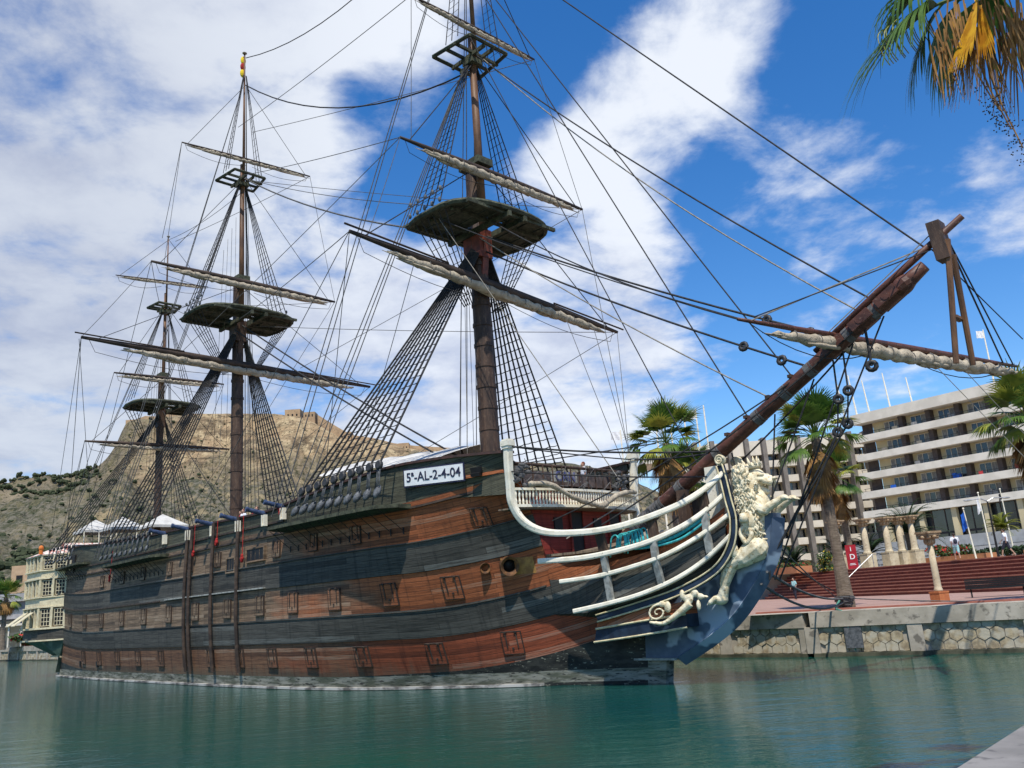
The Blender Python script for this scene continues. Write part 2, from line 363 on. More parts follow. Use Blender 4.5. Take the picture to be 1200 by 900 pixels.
def quay_run(P, Qp, nbays, name):
    """stone quay wall: coping, piers, recessed bays of hexagonal stones, weed line"""
    d = (Qp-P); L = d.length; d.normalize(); nrm = Vector((d.y, -d.x, 0))
    if nrm.y > 0: nrm = -nrm
    up = Vector((0, 0, 1)); ax = (d, nrm, up)
    b = MB()
    b.m = 0
    b.box(P+d*L/2-nrm*.72+up*1.66, (L, 1.5, .68), ax)      # coping
    b.box(P+d*L/2-nrm*.98+up*.1, (L, 1.6, 2.6), ax)       # backing
    b.m = 2; b.box(P+d*L/2-nrm*.25+up*-.15, (L, .7, .62), ax)
    b.m = 0
    bw = L/nbays
    for i in range(nbays+1):
        b.box(P+d*bw*i-nrm*.4+up*.74, (.62, .8, 1.17), ax)
    b.m = 1
    hr = .30
    for i in range(nbays):
        x = .31+hr*.8; x1 = bw-.31
        k = 0
        xs = []
        while x < x1-.1: xs.append(x); x += hr*1.78
        for j, zz in enumerate((.34, .34+hr*1.54, .34+hr*3.08)):
            for x in xs:
                xx = x+(hr*.89 if j % 2 else 0)
                if xx > x1-hr*.6: continue
                rr = hr*(.93+.05*random.random()); c = P+d*(bw*i+xx)-nrm*.302+up*zz; dx = 0
                poly = []
                for q in range(6):
                    w_ = R(60*q+30); px = rr*math.cos(w_); pz = rr*math.sin(w_)
                    pz = min(pz, 1.3-zz); pz = max(pz, .17-zz)
                    poly.append(c+d*px+up*pz)
                dd = .16+.05*random.random()
                b.prism(poly, nrm*dd) if (d.cross(up)).dot(nrm) > 0 else b.prism(poly[::-1], nrm*dd)
    return b.build(name, [MT['quay_stone'], MT['hex'], MT['quay_dark']])
tag(quay_run(QB+(QB-QA).normalized()*14, QA, 5, 'quay_wall'), 'pale stone quay wall with hexagonal stone panels under the promenade by the bow', 'quay wall')
tag(quay_run(QA+QD*.33-Vector((.0,.0,.004)), QF, 34, 'quay_wall'), 'long far stone quay wall running behind the ship to the left shore', 'quay wall')
# red kerb stripes set in the promenade, running along the edge
dq = (QB-QA).normalized(); nq = Vector((-dq.y, dq.x, 0))
k = MB()
for a, b_ in ((1.3, 1.65),):
    k.prism([QA-dq*3+nq*a+Vector((0,0,2.004)), QB+dq*40+nq*a+Vector((0,0,2.004)), QB+dq*40+nq*b_+Vector((0,0,2.004)), QA-dq*3+nq*b_+Vector((0,0,2.004))], (0, 0, .09))
tag(k.build('kerb', MT['kerb_red']), kind='structure')
k = MB(); k.prism([QA-dq*3+nq*-.02+Vector((0,0,2.003)), QB+dq*40+nq*-.02+Vector((0,0,2.003)), QB+dq*40+nq*1.29+Vector((0,0,2.003)), QA-dq*3+nq*1.29+Vector((0,0,2.003))], (0, 0, .012))
tag(k.build('quay_edge', MT['quay_stone']), kind='structure')
# the quay the photographer stands on
nb = MB()
nb.prism([(-30, -24.0, -.6), (3.3, 7.5, -.6), (4.9, 9.3, -.6), (33, 40.9-3.0, -.6), (60, 36, -.6), (60, -30, -.6), (-30, -30, -.6)][::1], (0, 0, 2.56))
tag(nb.build('near_quay', M('near_paving', (.24, .225, .205), (.17, .16, .145), 1.0, .9, c3=(.10, .095, .09), s3=6)), kind='structure')
# ================================================================== THE SHIP
SHIP = empty('galleon', (4.93-50.5*math.cos(R(45)), 35.63+50.5*math.sin(R(45)), 0), R(-45),
    label='old wooden three masted galleon with black striped brown hull and white lion figurehead', cat='sailing ship')
def S(u, v, z): return Vector((u, -v, z))
ZK = [0, 3, 6, 8, 9.7]
HT = {-9:(3.9,4.0,4.1,4.1,4.0), -2:(4.5,4.8,4.9,4.8,4.7), 4:(4.9,5.2,5.2,5.1,5.0), 16:(5.3,5.6,5.6,5.5,5.4), 28:(5.5,5.8,5.8,5.75,5.7), 35:(5.2,5.75,5.8,5.8,5.75),
      38:(4.6,5.4,5.7,5.75,5.7), 41:(3.7,4.7,5.4,5.6,5.6), 44:(2.7,3.5,4.4,5.0,5.2), 46:(1.8,2.4,3.1,4.0,4.6), 47.1:(1.35,1.9,2.5,3.3,4.2), 48.5:(.8,1.2,1.7,1.9,2.0), 50:(.3,.5,.9,1.,1.1), 50.8:(.06,.1,.3,.4,.5)}
HU = sorted(HT)
def B(u, z):
    col_ = [interp(u, HU, [HT[q][k] for q in HU]) for k in range(5)]
    return interp(max(0, z), ZK, col_)*(1-.05*max(0, -z))
def rise(u): return (.018*(u-41)**2 if u > 41 else 0)+(.004*(4-u)**2 if u < 4 else 0)
def ztop(u): return interp(u, [-9, -3, 4, 10, 17, 26, 30, 34, 38, 41, 44, 47.1], [10.35, 10.2, 9.75, 9.5, 9.35, 9.1, 9.05, 9.35, 9.6, 9.72, 9.65, 9.5])
def hp(u, z, off=0, side=1): return S(u, side*(B(u, z)+off), z)
def hframe(u, z, side=1):
    p = hp(u, z, 0, side); t = (hp(u+.3, z, 0, side)-hp(u-.3, z, 0, side)).normalized()
    w_ = (hp(u, z+.3, 0, side)-hp(u, z-.3, 0, side)).normalized(); n = t.cross(w_)*side; n.normalize()
    if n.y*side > 0: n = -n
    return p, t, n, w_
# --- hull shell: strips of planking; the two black wales stand proud of the brown boards
us = [-9+i*.7 for i in range(80) if -9+i*.7 < 47.0]+[47.1]
us2 = [47.1, 47.8, 48.5, 49.3, 50, 50.5, 50.8]
bands = [(-.9, .12, 5, 0), (.12, .6, 4, 0), (.6, .61, 5, 0), (.61, 2.2, 1, 0), (2.2, 3.35, 2, .06), (3.35, 5.0, 0, 0), (5.0, 6.3, 2, .06), (6.3, 7.8, 0, 0), (7.8, 8.02, 0, .07), (8.02, 99, 3, 0)]
hb = MB(); mats = [MT['hull_wood'], MT['hull_red'], MT['hull_black'], MT['hull_green'], MT['boot'], MT['boot_dark']]
for side in (1, -1):
    for seg, ul in ((0, us), (1, us2)):
        prev = None
        for (za, zb, mi, off) in bands:
            if seg == 1 and za >= 3.35+1.9: break
            hb.m = mi
            rows = max(1, int((min(zb, 10)-za)/.35))
            strip = []
            for r_ in range(rows+1):
                line = []
                for u in ul:
                    top = ztop(u) if seg == 0 else 5.25
                    rs = rise(u)*min(1, max(0, (za+.9)/1.6)) if za < .5 else rise(u)
                    if za < .12: z0 = -.9; z1 = .12
                    elif za < .6: z0 = .12; z1 = .6
                    elif za < .61: z0 = .6; z1 = .61+rise(u)*1.05+.1*max(0, min(1, (u-37)/4))
                    elif za < 2: z0 = .61+rise(u)*1.05+.1*max(0, min(1, (u-37)/4)); z1 = zb+rise(u)
                    else: z0 = za+rise(u); z1 = zb+rise(u)
                    z0 = min(z0, top); z1 = min(z1, top)
                    if zb == 99: z1 = top
                    z = lerp(z0, z1, r_/rows); line.append(hp(u, z, off, side))
                strip.append(line)
            for a in range(rows):
                for i in range(len(ul)-1):
                    q = (strip[a][i], strip[a][i+1], strip[a+1][i+1], strip[a+1][i])
                    hb.quad(*(q if side == 1 else q[::-1]))
            if prev is not None:
                for i in range(len(ul)-1):
                    q = (prev[i], prev[i+1], strip[0][i+1], strip[0][i]); hb.quad(*(q if side == 1 else q[::-1]))
            prev = strip[-1]
# transom and inner bulwark
hb.m = 3
for i in range(12):
    z0 = -.9+i*.94; z1 = z0+.94
    hb.quad(S(-9, B(-9, z0), z0), S(-9, -B(-9, z0), z0), S(-9, -B(-9, min(z1,10.3)), z1), S(-9, B(-9, min(z1,10.3)), z1))
for side in (1, -1):
    for i in range(len(us)-1):
        a, b_ = us[i], us[i+1]
        za, zb = ztop(a), ztop(b_)
        hb.quad(S(a, side*(B(a, za)-.28), za), S(b_, side*(B(b_, zb)-.28), zb), S(b_, side*(B(b_, zb)-.28), zb-1.7), S(a, side*(B(a, za)-.28), za-1.7))
hull = hb.build('hull', mats, SHIP, smooth=False)
# cap rail and mouldings
for side in (1, -1):
    c = MB()
    for i in range(len(us)-1):
        a, b_ = us[i], us[i+1]; p = []
        for u in (a, b_):
            zt = ztop(u); bb = B(u, zt)
            p.append([S(u, side*(bb+.1), zt), S(u, side*(bb-.36), zt), S(u, side*(bb-.36), zt+.11), S(u, side*(bb+.1), zt+.11)])
        for k_ in range(4):
            c.quad(p[0][k_], p[1][k_], p[1][(k_+1) % 4], p[0][(k_+1) % 4])
        if i == 0 or i == len(us)-2:
            c.add(p[0 if i == 0 else 1], [(0, 1, 2, 3)])
    c.build('cap_rail', M('cap_rail_wood', (.07, .035, .028), (.035, .022, .018), 3, .7), SHIP)
def mould(name, u0_, u1_, zf, h, off, mat):
    c = MB(); n = int((u1_-u0_)/.7)+1
    for i in range(n):
        a = lerp(u0_, u1_, i/n); b_ = lerp(u0_, u1_, (i+1)/n); p = []
        for u in (a, b_):
            z = zf(u); bb = B(u, z)
            p.append([S(u, bb+off, z), S(u, bb-.05, z), S(u, bb-.05, z+h), S(u, bb+off, z+h)])
        for k_ in range(4): c.quad(p[0][k_], p[1][k_], p[1][(k_+1) % 4], p[0][(k_+1) % 4])
        if i == 0: c.add(p[0], [(0, 1, 2, 3)])
        if i == n-1: c.add(p[1], [(3, 2, 1, 0)])
    return c.build(name, mat, SHIP)
rm = MT['hull_wood']
mould('moulding', 42.6, 47.0, lambda u: 8.62+rise(u)*.2, .13, .09, rm)
mould('moulding', -8.8, 31.8, lambda u: 8.35+rise(u)*.7, .10, .08, MT['spar'])
mould('moulding', -8.8, 47, lambda u: 7.72+rise(u), .09, .12, MT['spar'])
mould('moulding', 17, 30, lambda u: 5.05, .07, .2, MT['grey_paint'])
mould('moulding', -8.8, 16, lambda u: 5.0+rise(u), .08, .13, MT['spar'])
mould('moulding', -8.8, 46.9, lambda u: 3.36+rise(u), .07, .1, MT['hull_black'])
mould('moulding', -8.8, 47, lambda u: 6.24+rise(u), .06, .12, MT['hull_black'])
mould('moulding', -8.6, 46.0, lambda u: .02, .11, .22, M('water_log', (.42, .40, .36), (.10, .09, .08), 1.4, .8, (.6, 1, 1), .4, .6))
# decks
d = MB()
for i in range(len(us)-1):
    a, b_ = us[i], us[i+1]; za, zb = ztop(a)-1.25, ztop(b_)-1.25
    d.quad(S(a, B(a, za)-.2, za), S(b_, B(b_, zb)-.2, zb), S(b_, -B(b_, zb)+.2, zb), S(a, -B(a, za)+.2, za))
d.build('deck', MT['deck'], SHIP)
d = MB()
d.prism([S(47.1, 2.3, 5.2), S(48.5, 1.9, 5.2), S(50.8, 1.6, 5.25), S(53.5, .9, 5.6), S(54.6, .4, 6.0), S(54.6, -.4, 6.0), S(53.5, -.9, 5.6), S(50.8, -1.6, 5.25), S(48.5, -1.9, 5.2), S(47.1, -2.3, 5.2)], (0, 0, .1))
d.build('head_grating', MT['deck'], SHIP)

# --- gunports on the starboard side
def gunport(u, z, w_, h, kind):
    p, t, n, up = hframe(u, z); ax = (t, n, up)
    b = MB()
    if kind == 'open':
        b.m = 1; b.box(p+n*.05, (w_, .1, h), ax); b.m = 0
        for s_ in (-1, 1):
            b.box(p+t*s_*(w_/2+.04)+n*.06, (.08, .16, h+.16), ax); b.box(p+up*s_*(h/2+.04)+n*.062, (w_, .156, .08), ax)
        for k_ in range(1, 4 if w_ > 1.2 else 3): b.box(p+t*(-w_/2+w_*k_/(4 if w_ > 1.2 else 3))+n*.075, (.035, .06, h), ax)
        o = b.build('gunport', [MT['hull_wood'], MT['dark']], SHIP)
    else:
        b.m = 0; b.box(p+n*.035, (w_, .09, h), ax)
        b.m = 1
        for s_ in (-1, 1):
            b.box(p+t*s_*(w_/2+.02)+n*.04, (.025, .095, h+.05), ax); b.box(p+up*s_*(h/2+.02)+n*.042, (w_, .095, .025), ax)
        o = b.build('gunport_lid', [MT['hull_red'] if z < 3 else MT['hull_wood'], MT['port_frame']], SHIP)
        hgm = MB()
        for s_ in (-1, 1):
            hgm.box(p+t*s_*w_*.28+n*.095+up*h*.12, (.05, .03, h*.7), ax); hgm.box(p+t*s_*w_*.28+n*.11+up*h*.52, (.14, .05, .06), ax)
        hgm.box(p+n*.1-up*h*.25, (.08, .05, .08), ax)
        hgm.build('hinge', MT['spar'], o)
    return o
for u in (43.25, 40.1, 36.4, 32.8, 29.4, 25.6, 21.4, 17.4, 13.2, 9.0, 4.6, .5, -4): gunport(u, 4.18+rise(u)*.9, .85, .95, 'lid')
for u in (45.1, 41.7, 37.7, 34, 30.4, 26.9, 23.3, 19.9, 16, 12, 8, 4, 0): gunport(u, 1.52+rise(u), .85, .9, 'lid')
for u in (45.2, 38.3, 34.7, 31.1, 24.2, 20.4, 17.2, 12.6, 8.6, 4.2): gunport(u, 6.98+rise(u)*.3, .72, .78, 'lid')
gunport(28.9, 6.9, 1.9, .62, 'open'); gunport(26.0, 6.55, .95, .72, 'open')
for u in (-1, 3.5):
    p, t, n, up = hframe(u, 1.1); b = MB(); b.box(p+n*.04, (.28, .12, .42), (t, n, up)); b.build('scupper', MT['dark'], SHIP)
b = MB(); p, t, n, up = hframe(-5.3, 8.9); b.m = 0; b.box(p+n*.06, (3.0, .12, 1.5), (t, n, up)); b.m = 1; b.box(p+n*.13+t*.2, (.5, .06, .8), (t, n, up)); b.build('gunport', [MT['dark'], MT['stern_cream']], SHIP)

# hawse pipes
for (u, z, r1, l) in ((45.6, 5.02, .36, .5), (44.75, 4.98, .2, .22)):
    p, t, n, up = hframe(u, z); dr = (n*.9+t*.35).normalized(); b = MB()
    b.m = 0
    for k_ in range(14):
        pass
    a1 = p-dr*.2; a2 = p+dr*l
    b.tube([a1, a2-dr*.1, a2], [r1, r1, r1*1.12], 16, caps=False); b.tube([a2, a2-dr*.05, a1], [r1*1.12, r1*.78, r1*.74], 16, caps=False)
    b.m = 1; b.tube([a2-dr*.3, a2-dr*.29], [r1*.76, r1*.76], 16)
    b.build('hawse_pipe', [M('rusty_iron', (.20, .09, .03), (.08, .04, .02), 5, .8), MT['dark']], SHIP, smooth=True)
b = MB(); p, t, n, up = hframe(44.9, 4.95); b.box(p+n*.05+t*1.3, (1.4, .1, .7), (t, n, up)); b.build('hawse_board', M('bare_yellow_wood', (.42, .22, .06), (.25, .12, .04), 4, .7), SHIP)
b = MB(); p, t, n, up = hframe(45.6, 9.0); b.box(p+n*.06, (.5, .14, .22), (t, n, up)); b.box(p+n*.2-up*.18, (.4, .3, .14), (t, n, up)); b.build('fairlead', MT['dark'], SHIP)

# registration plate with its writing
def text_obj(name, body, size, mat, parent, origin, xa, ya, extr=.012, align='CENTER'):
    cu_ = bpy.data.curves.new(name, 'FONT'); cu_.body = body; cu_.size = size; cu_.extrude = extr; cu_.align_x = align; cu_.align_y = 'CENTER'; cu_.offset = .012*size
    to = bpy.data.objects.new(name, cu_); col.objects.link(to)
    dg = bpy.context.evaluated_depsgraph_get(); me = bpy.data.meshes.new_from_object(to.evaluated_get(dg)); bpy.data.objects.remove(to)
    o = bpy.data.objects.new(name, me); col.objects.link(o); me.materials.clear(); me.materials.append(mat)
    za = xa.cross(ya).normalized()
    mm = Matrix(((xa.x, ya.x, za.x), (xa.y, ya.y, za.y), (xa.z, ya.z, za.z)))
    for v_ in me.vertices: v_.co = mm @ v_.co+Vector(origin)
    o.parent = parent; return o
p, t, n, up = hframe(43.65, 9.02)
t = (hp(45.3, 9.0, 0)-hp(42.0, 9.12, 0)).normalized(); n = t.cross(up).normalized(); n = n if n.y < 0 else -n; up = n.cross(t)*-1 if n.cross(t).z < 0 else n.cross(t)
b = MB(); b.m = 0; b.box(p+n*.14, (3.15, .05, .68), (t, n, up)); b.m = 1; b.box(p+n*.125, (3.27, .05, .8), (t, n, up))
pl_ = b.build('registration_plate', [MT['plate'], MT['ink']], SHIP)
text_obj('lettering', '5ª-AL-2-4-04', .56, MT['ink'], pl_, p+n*.17+t*0, t, up)

# fender poles, red hanging ropes
for (u, w_) in ((20.1, .16), (20.75, .16), (23.8, .16), (27.0, .16)):
    b = MB(); b.tube([hp(u, z, .22) for z in (9.15, 8, 6.5, 5, 3.5, 2, .8)], w_/1.5, 8); b.build('fender_pole', MT['spar'], SHIP)
for (u, z) in ((21.1, 7.6), (24.3, 8.0), (27.6, 6.8), (6.4, 7.1), (31.7, 8.9)):
    b = MB(); b.tube([hp(u, ztop(u)+.1, .2), hp(u, z+.2, .2)], .022, 6)
    for k_ in range(5): b.ell(hp(u+random.uniform(-.06, .06), z+random.uniform(-.15, .15), .22), (.1, .08, .12))
    b.build('fire_hose', MT['red_cloth'], SHIP)
# little blue guns on white brackets along the rail
for u in (31.9, 29.9, 26.8, 23.5, 19.9, 16.2):
    p = hp(u, ztop(u), .02); b = MB(); z0 = ztop(u)
    a = S(u-.1, B(u, z0)-.3, z0-.15); e = S(u-.35, B(u, z0)+1.05, z0+.2)
    b.m = 0; b.tube([a, a.lerp(e, .35), a.lerp(e, .36), a.lerp(e, .9), a.lerp(e, .91), e], [.17, .16, .14, .11, .14, .14], 12); b.tube([e, e-(e-a)*.06], [.08, .08], 8)
    o = b.build('swivel_gun', [MT['gun']], SHIP, smooth=False)
    b = MB(); q = S(u, B(u, z0)+.22, z0-.45); b.box(q, (.08, .2, .6)); b.box(q+Vector((.26, 0, 0)), (.07, .2, .6)); b.box(q+Vector((.13, 0, -.26)), (.3, .18, .06)); b.build('bracket', MT['white'], o)

# ---------------------------------------------------------------- rigging helpers
def rope(name, pts, r_, mat='rope', n=5, parent=None):
    b = MB(); b.tube(pts, r_, n, caps=False); return b.build(name, MT[mat], parent or SHIP)
def spar(name, a, b_, rmid, rend, mat='spar', parent=None):
    a = Vector(a); b_ = Vector(b_); b = MB()
    ts = [0, .12, .3, .5, .7, .88, 1]; rr = [rend, lerp(rend, rmid, .45), lerp(rend, rmid, .85), rmid, lerp(rend, rmid, .85), lerp(rend, rmid, .45), rend]
    b.tube([a.lerp(b_, t) for t in ts], rr, 10); return b.build(name, MT[mat], parent or SHIP, smooth=True)
def furled(parent, a, b_, r_, drop, seed=0, wob=.25):
    r_ *= .8; drop *= .82
    rnd = random.Random(seed); a = Vector(a); b_ = Vector(b_); n = 60; pts = []; rr = []
    for i in range(n+1):
        t = i/n; e = min(1, min(t, 1-t)*9); q = a.lerp(b_, t)-Vector((0, 0, drop*(.8+.25*math.sin(t*math.pi))+.05*math.sin(i*1.9+seed)))
        k_ = .62+.38*math.sqrt(max(0, math.sin(math.pi*t)))
        pts.append(q+Vector((rnd.uniform(-.02, .02), rnd.uniform(-.02, .02), rnd.uniform(-.03, .03))))
        rr.append(r_*k_*(.35+.65*e)*(1-wob*(.22 if i % 5 == 4 else 0)+wob*rnd.uniform(-.2, .25)))
    b = MB(); b.m = 0; b.tube(pts, rr, 10)
    # folds hanging under the roll
    for k_ in range(int(n*1.3)):
        i = rnd.randrange(2, n-2); q = pts[i]+Vector((rnd.uniform(-1, 1)*rr[i]*.5, 0, -rr[i]*rnd.uniform(.1, .75)))
        dv = (b_-a).normalized(); b.ell(q, (rnd.uniform(.5, 1.3), rr[i]*.42, rr[i]*.36), (dv, dv.cross(Vector((0,0,1))).normalized(), Vector((0, 0, 1))), 6, 5)
    b.m = 1
    dv = (b_-a).normalized()
    for i in range(4, n-3, 5):
        g0 = pts[i]+dv*rnd.uniform(-.1, .1); b.tube([g0-dv*.012+Vector((0,0,.04)), g0+dv*.012+Vector((0,0,.04))], rr[i]*1.02+.02, 10)
    o = b.build('furled_sail', [MT['sail'], MT['rope_grey']], parent, smooth=True); return o
def yard(a, b_, rmid, rend, sr, inset, drop, seed, boom=False, hangs=0):
    y = spar('yard', a, b_, rmid, rend); a = Vector(a); b_ = Vector(b_)
    furled(y, a.lerp(b_, inset), b_.lerp(a, inset*.6), sr, drop, seed)
    if boom:
        up = Vector((0.25, 0, .27))
        for (s_, e_) in ((-.02, .3), (.7, 1.02)):
            q = MB(); q.tube([a.lerp(b_, s_)+up*.72, a.lerp(b_, e_)+up*.72], .05, 6); q.build('boom', MT['spar'], y)
    q = MB(); q.tube([a.lerp(b_, .02)]+[a.lerp(b_, .04+.44*i/8)-Vector((0, 0, drop+.35+.35*math.sin(i/8*math.pi))) for i in range(9)], .018, 4)
    q.tube([b_.lerp(a, .02)]+[b_.lerp(a, .04+.44*i/8)-Vector((0, 0, drop+.35+.35*math.sin(i/8*math.pi))) for i in range(9)], .018, 4)
    q.build('footrope', MT['rope'], y)
    return y
def block(p, r_, mat='deadeye'):
    b = MB(); b.ell(p, (r_*.75, r_*.75, r_)); return b
def heart(name, p, r_, dirn):
    """round heart block with its eye"""
    b = MB(); dirn = Vector(dirn).normalized(); n = Vector((0.3, -1, 0)).normalized(); n = (n-dirn*n.dot(dirn)).normalized()
    s_ = dirn.cross(n); pts = [Vector(p)+(dirn*math.cos(w_)+s_*math.sin(w_))*r_ for w_ in [2*math.pi*i/10 for i in range(11)]]
    r_ *= .8; b.tube([Vector(p)+(q_-Vector(p))*.8 for q_ in pts], r_*.6, 7, caps=False); return b.build(name, MT['deadeye'], SHIP, smooth=True)

def shroud_set(um, zt, vt, zd, vd, ulist, side, r_=.045, rat=.42, zmax=None, rmat='rope', ds=1.0, lower=None, name='shroud', de=True):
    """shrouds from the mast head to deadeyes on the channel, with ratlines across them"""
    lines = []
    for i, u in enumerate(ulist):
        zz = zd(u) if callable(zd) else zd
        a = S(um+(i-len(ulist)/2)*.05, side*vt, zt-.05*i); b_ = S(u, side*vd, zz)
        lines.append((a, b_)); rope(name, [a, b_], r_, rmat, 6)
    q = MB(); z = min(l[1].z for l in lines)+.5; top = (zmax or zt-1.2); zig = []; flip = True
    while z < top:
        ps = []
        for a, b_ in lines:
            t = (z+random.uniform(-.02, .02)-b_.z)/(a.z-b_.z)
            if 0 < t < 1: ps.append(b_.lerp(a, t))
        row = []
        for i in range(len(ps)):
            row.append(ps[i])
            if i < len(ps)-1: row.append((ps[i]+ps[i+1])/2-Vector((0, 0, .03)))
        zig += row if flip else row[::-1]
        flip = not flip; z += rat
    q.tube(zig, r_*.5, 4)
    q.build('ratlines', MT[rmat], SHIP)
    if de:
        for (a, b_) in lines:
            dn = (a-b_).normalized(); n = Vector((.15, -side, .1)).normalized(); b = MB()
            b.tube([b_-n*.09, b_-n*.05, b_+n*.05, b_+n*.09], [.16*ds, .21*ds, .21*ds, .16*ds], 14); b.build('deadeye', MT['deadeye'], SHIP)
            lo = S(lerp(b_.x, um, -.06)+.0, side*(vd+.12), lower if lower else b_.z-1.05)
            b = MB(); b.tube([lo+dn*.34*ds, lo+dn*.18*ds, lo, lo-dn*.18*ds, lo-dn*.3*ds], [.04*ds, .12*ds, .17*ds, .13*ds, .05*ds], 10)
            for s_ in (-.1, 0, .1): b.tube([lo+Vector((s_, 0, 0)), b_+Vector((s_, 0, 0))], .022, 4)
            b.build('lanyard', MT['deadeye_grey'], SHIP, smooth=True)
    return lines
def channel(u0_, u1_, z, w_, side, th=.2):
    c = MB(); n = 16; rows = []
    for i in range(n+1):
        u = lerp(u0_, u1_, i/n); e = w_*min(1, .55+min(i, n-i)*.6); bb = B(u, z)-.05
        rows.append([S(u, side*bb, z-th), S(u, side*(bb+e+.05), z-th*.8), S(u, side*(bb+e+.05), z), S(u, side*bb, z+.02)])
    for i in range(n):
        for k_ in range(4): c.quad(rows[i][k_], rows[i+1][k_], rows[i+1][(k_+1) % 4], rows[i][(k_+1) % 4])
    c.add(rows[0], [(0, 1, 2, 3)]); c.add(rows[-1], [(3, 2, 1, 0)])
    o = c.build('channel', MT['moss'], SHIP)
    if side == 1:
        q = MB()
        for i in range(int((u1_-u0_)/.75)):
            u = u0_+.5+i*.75; a = S(u, B(u, z)+w_*.9, z-.15); b_ = S(u+.1, B(u, z-1.1)+.07, z-1.1); q.tube([a, b_], .016, 5); q.box(b_, (.05, .04, .3))
        q.build('chain_plate', MT['dark'], o)
    return o
channel(32.0, 42.2, 7.95, 1.4, 1); channel(32.0, 42.2, 7.95, 1.25, -1)
channel(6.6, 17.0, 7.95, 1.15, 1); channel(-7.5, 0.5, 8.75, .9, 1)

def top_platform(u, z, hu, hv, th, parent, mat='moss', hole=.7):
    """fighting top: planked platform with a lubber hole, rounded forward edge, cross battens below"""
    b = MB(); n = 14
    def outline(t):   # t 0..1 along starboard->front->port, back straight
        a = -math.pi/2+math.pi*t; return (u-hu*.55+hu*1.45*max(0, math.cos(a))**.42, -hv*math.copysign(abs(math.sin(a))**.85, math.sin(a))) 
    pts = [outline(i/n) for i in range(n+1)]
    pts = [(u-hu, hv*.92)]+pts+[(u-hu, -hv*.92)]
    # planks running fore and aft
    k_ = int(hv*2/.34)
    for i in range(k_):
        v0 = -hv+2*hv*i/k_; v1 = v0+2*hv/k_-.035; vm = (v0+v1)/2
        fx = u-hu*.55+hu*1.45*max(0, 1-abs(vm/hv)**2.35)**.21 if abs(vm) < hv else u
        if abs(vm) < hole: segs = [(u-hu, u-hole*1.15), (u+hole*1.15, fx)]
        else: segs = [(u-hu, fx)]
        for (xa, xb) in segs:
            if xb-xa > .1: b.box(S((xa+xb)/2, vm, z+.03*math.sin(i*2.3)), (xb-xa, v1-v0, th*.5))
    # rim
    rim = [S(x, v, z) for x, v in pts]; rim.append(rim[0])
    b.tube(rim, th*.75, 6)
    for s_ in (-.62, -.25, .25, .62): b.box(S(u, hv*s_*0, z-th*.9)+Vector((hu*s_*1.3, 0, 0)), (.16, hv*1.75, .18))
    for s_ in (-1, 1): b.box(S(u, s_*.55, z-th*1.6), (hu*1.9, .2, .28))
    o = b.build('fighting_top', MT[mat], parent)
    return o
def crosstree(u, z, hu, hv, parent):
    b = MB(); r_ = .11
    c = [S(u+hu, hv*.8, z), S(u-hu, hv, z), S(u-hu, -hv, z), S(u+hu, -hv*.8, z)]
    for i in range(4): b.tube([c[i], c[(i+1) % 4]], r_, 6)
    for s_ in (-1, 1):
        b.box(S(u, s_*.3, z-.16), (hu*2, .14, .2)); b.box(S(u+s_*.35, 0, z-.05), (.14, hv*1.9, .16))
    b.box(S(u, 0, z-.45), (.8, .8, .3))
    return b.build('crosstrees', MT['moss'], parent)
def mast(u, zb, z1, r1, top_z, zx, r2, z2, r3, z3, hu, hv, hx):
    b = MB(); b.tube([S(u, 0, zb), S(u, 0, lerp(zb, z1, .5)), S(u, 0, z1)], [r1, r1*.97, r1*.85], 16)
    for i in range(12):
        z = zb+1+(top_z-2-zb-1)*i/11; b.tube([S(u, 0, z-.09), S(u, 0, z+.09)], r1*1.05, 16)
    o = b.build('mast', MT['mast'], SHIP, smooth=False)
    b = MB(); b.box(S(u, 0, top_z-.9), (r1*2.6, r1*1.8, 1.6)); b.prism([S(u+r1*.9, .2, top_z-2.6), S(u+r1*1.7, .2, top_z-.3), S(u-r1*1.7, .2, top_z-.3), S(u-r1*.9, .2, top_z-2.6)], (0, .4, 0))
    b.build('mast_cheek', M('mast_red', (.20, .05, .03), (.10, .03, .02), 3, .5) if u > 40 else MT['mast'], o)
    if hu: top_platform(u+.75, top_z, hu, hv, .2, o)
    b = MB(); b.box(S(u+r1*.5, 0, z1+.1), (r1*3.2, r1*2.2, .4)); b.build('mast_cap', MT['moss'], o)
    tm = MB(); uu = u+r1*1.1; tm.tube([S(uu, 0, top_z-.3), S(uu, 0, zx)], [r2, r2*.85], 12); tm = tm.build('topmast', MT['topmast'], o, smooth=True)
    crosstree(uu, zx-1.3, hx, hx*1.25, o)
    b = MB(); b.tube([S(uu+r2, 0, zx-1.6), S(uu+r2, 0, z2)], [r3, r3*.5], 10); b.build('topgallant_mast', MT['topmast'], o, smooth=True)
    b = MB(); b.ell(S(uu+r2, 0, z2+.05), (r3*1.6, r3*1.6, .09)); b.build('truck', MT['rope_light'], o)
    return o
fm = mast(41.7, 7.6, 26.2, .49, 22.6, 34.2, .23, 47, .14, 47, 2.5, 3.5, 1.35)
mm_ = mast(14.9, 7.6, 28.4, .44, 25.3, 38.1, .2, 48.0, .12, 48.5, 2.7, 3.7, 1.25)
zm = mast(1.0, 7.9, 24.2, .3, 21.5, 31.8, .15, 37.1, .09, 37.3, 2.0, 2.75, .95)
b = MB()
for k_, (r_, z) in enumerate(((.22, 47.5), (.2, 46.9), (.17, 46.3))): b.m = k_ % 2; b.ell(S(15.35, .02*k_, z), (.16, .22, .38))
b.build('flag', [M('flag_yellow', (.85, .62, .02), (.7, .5, .02), 4, .8), MT['red_cloth']], SHIP)

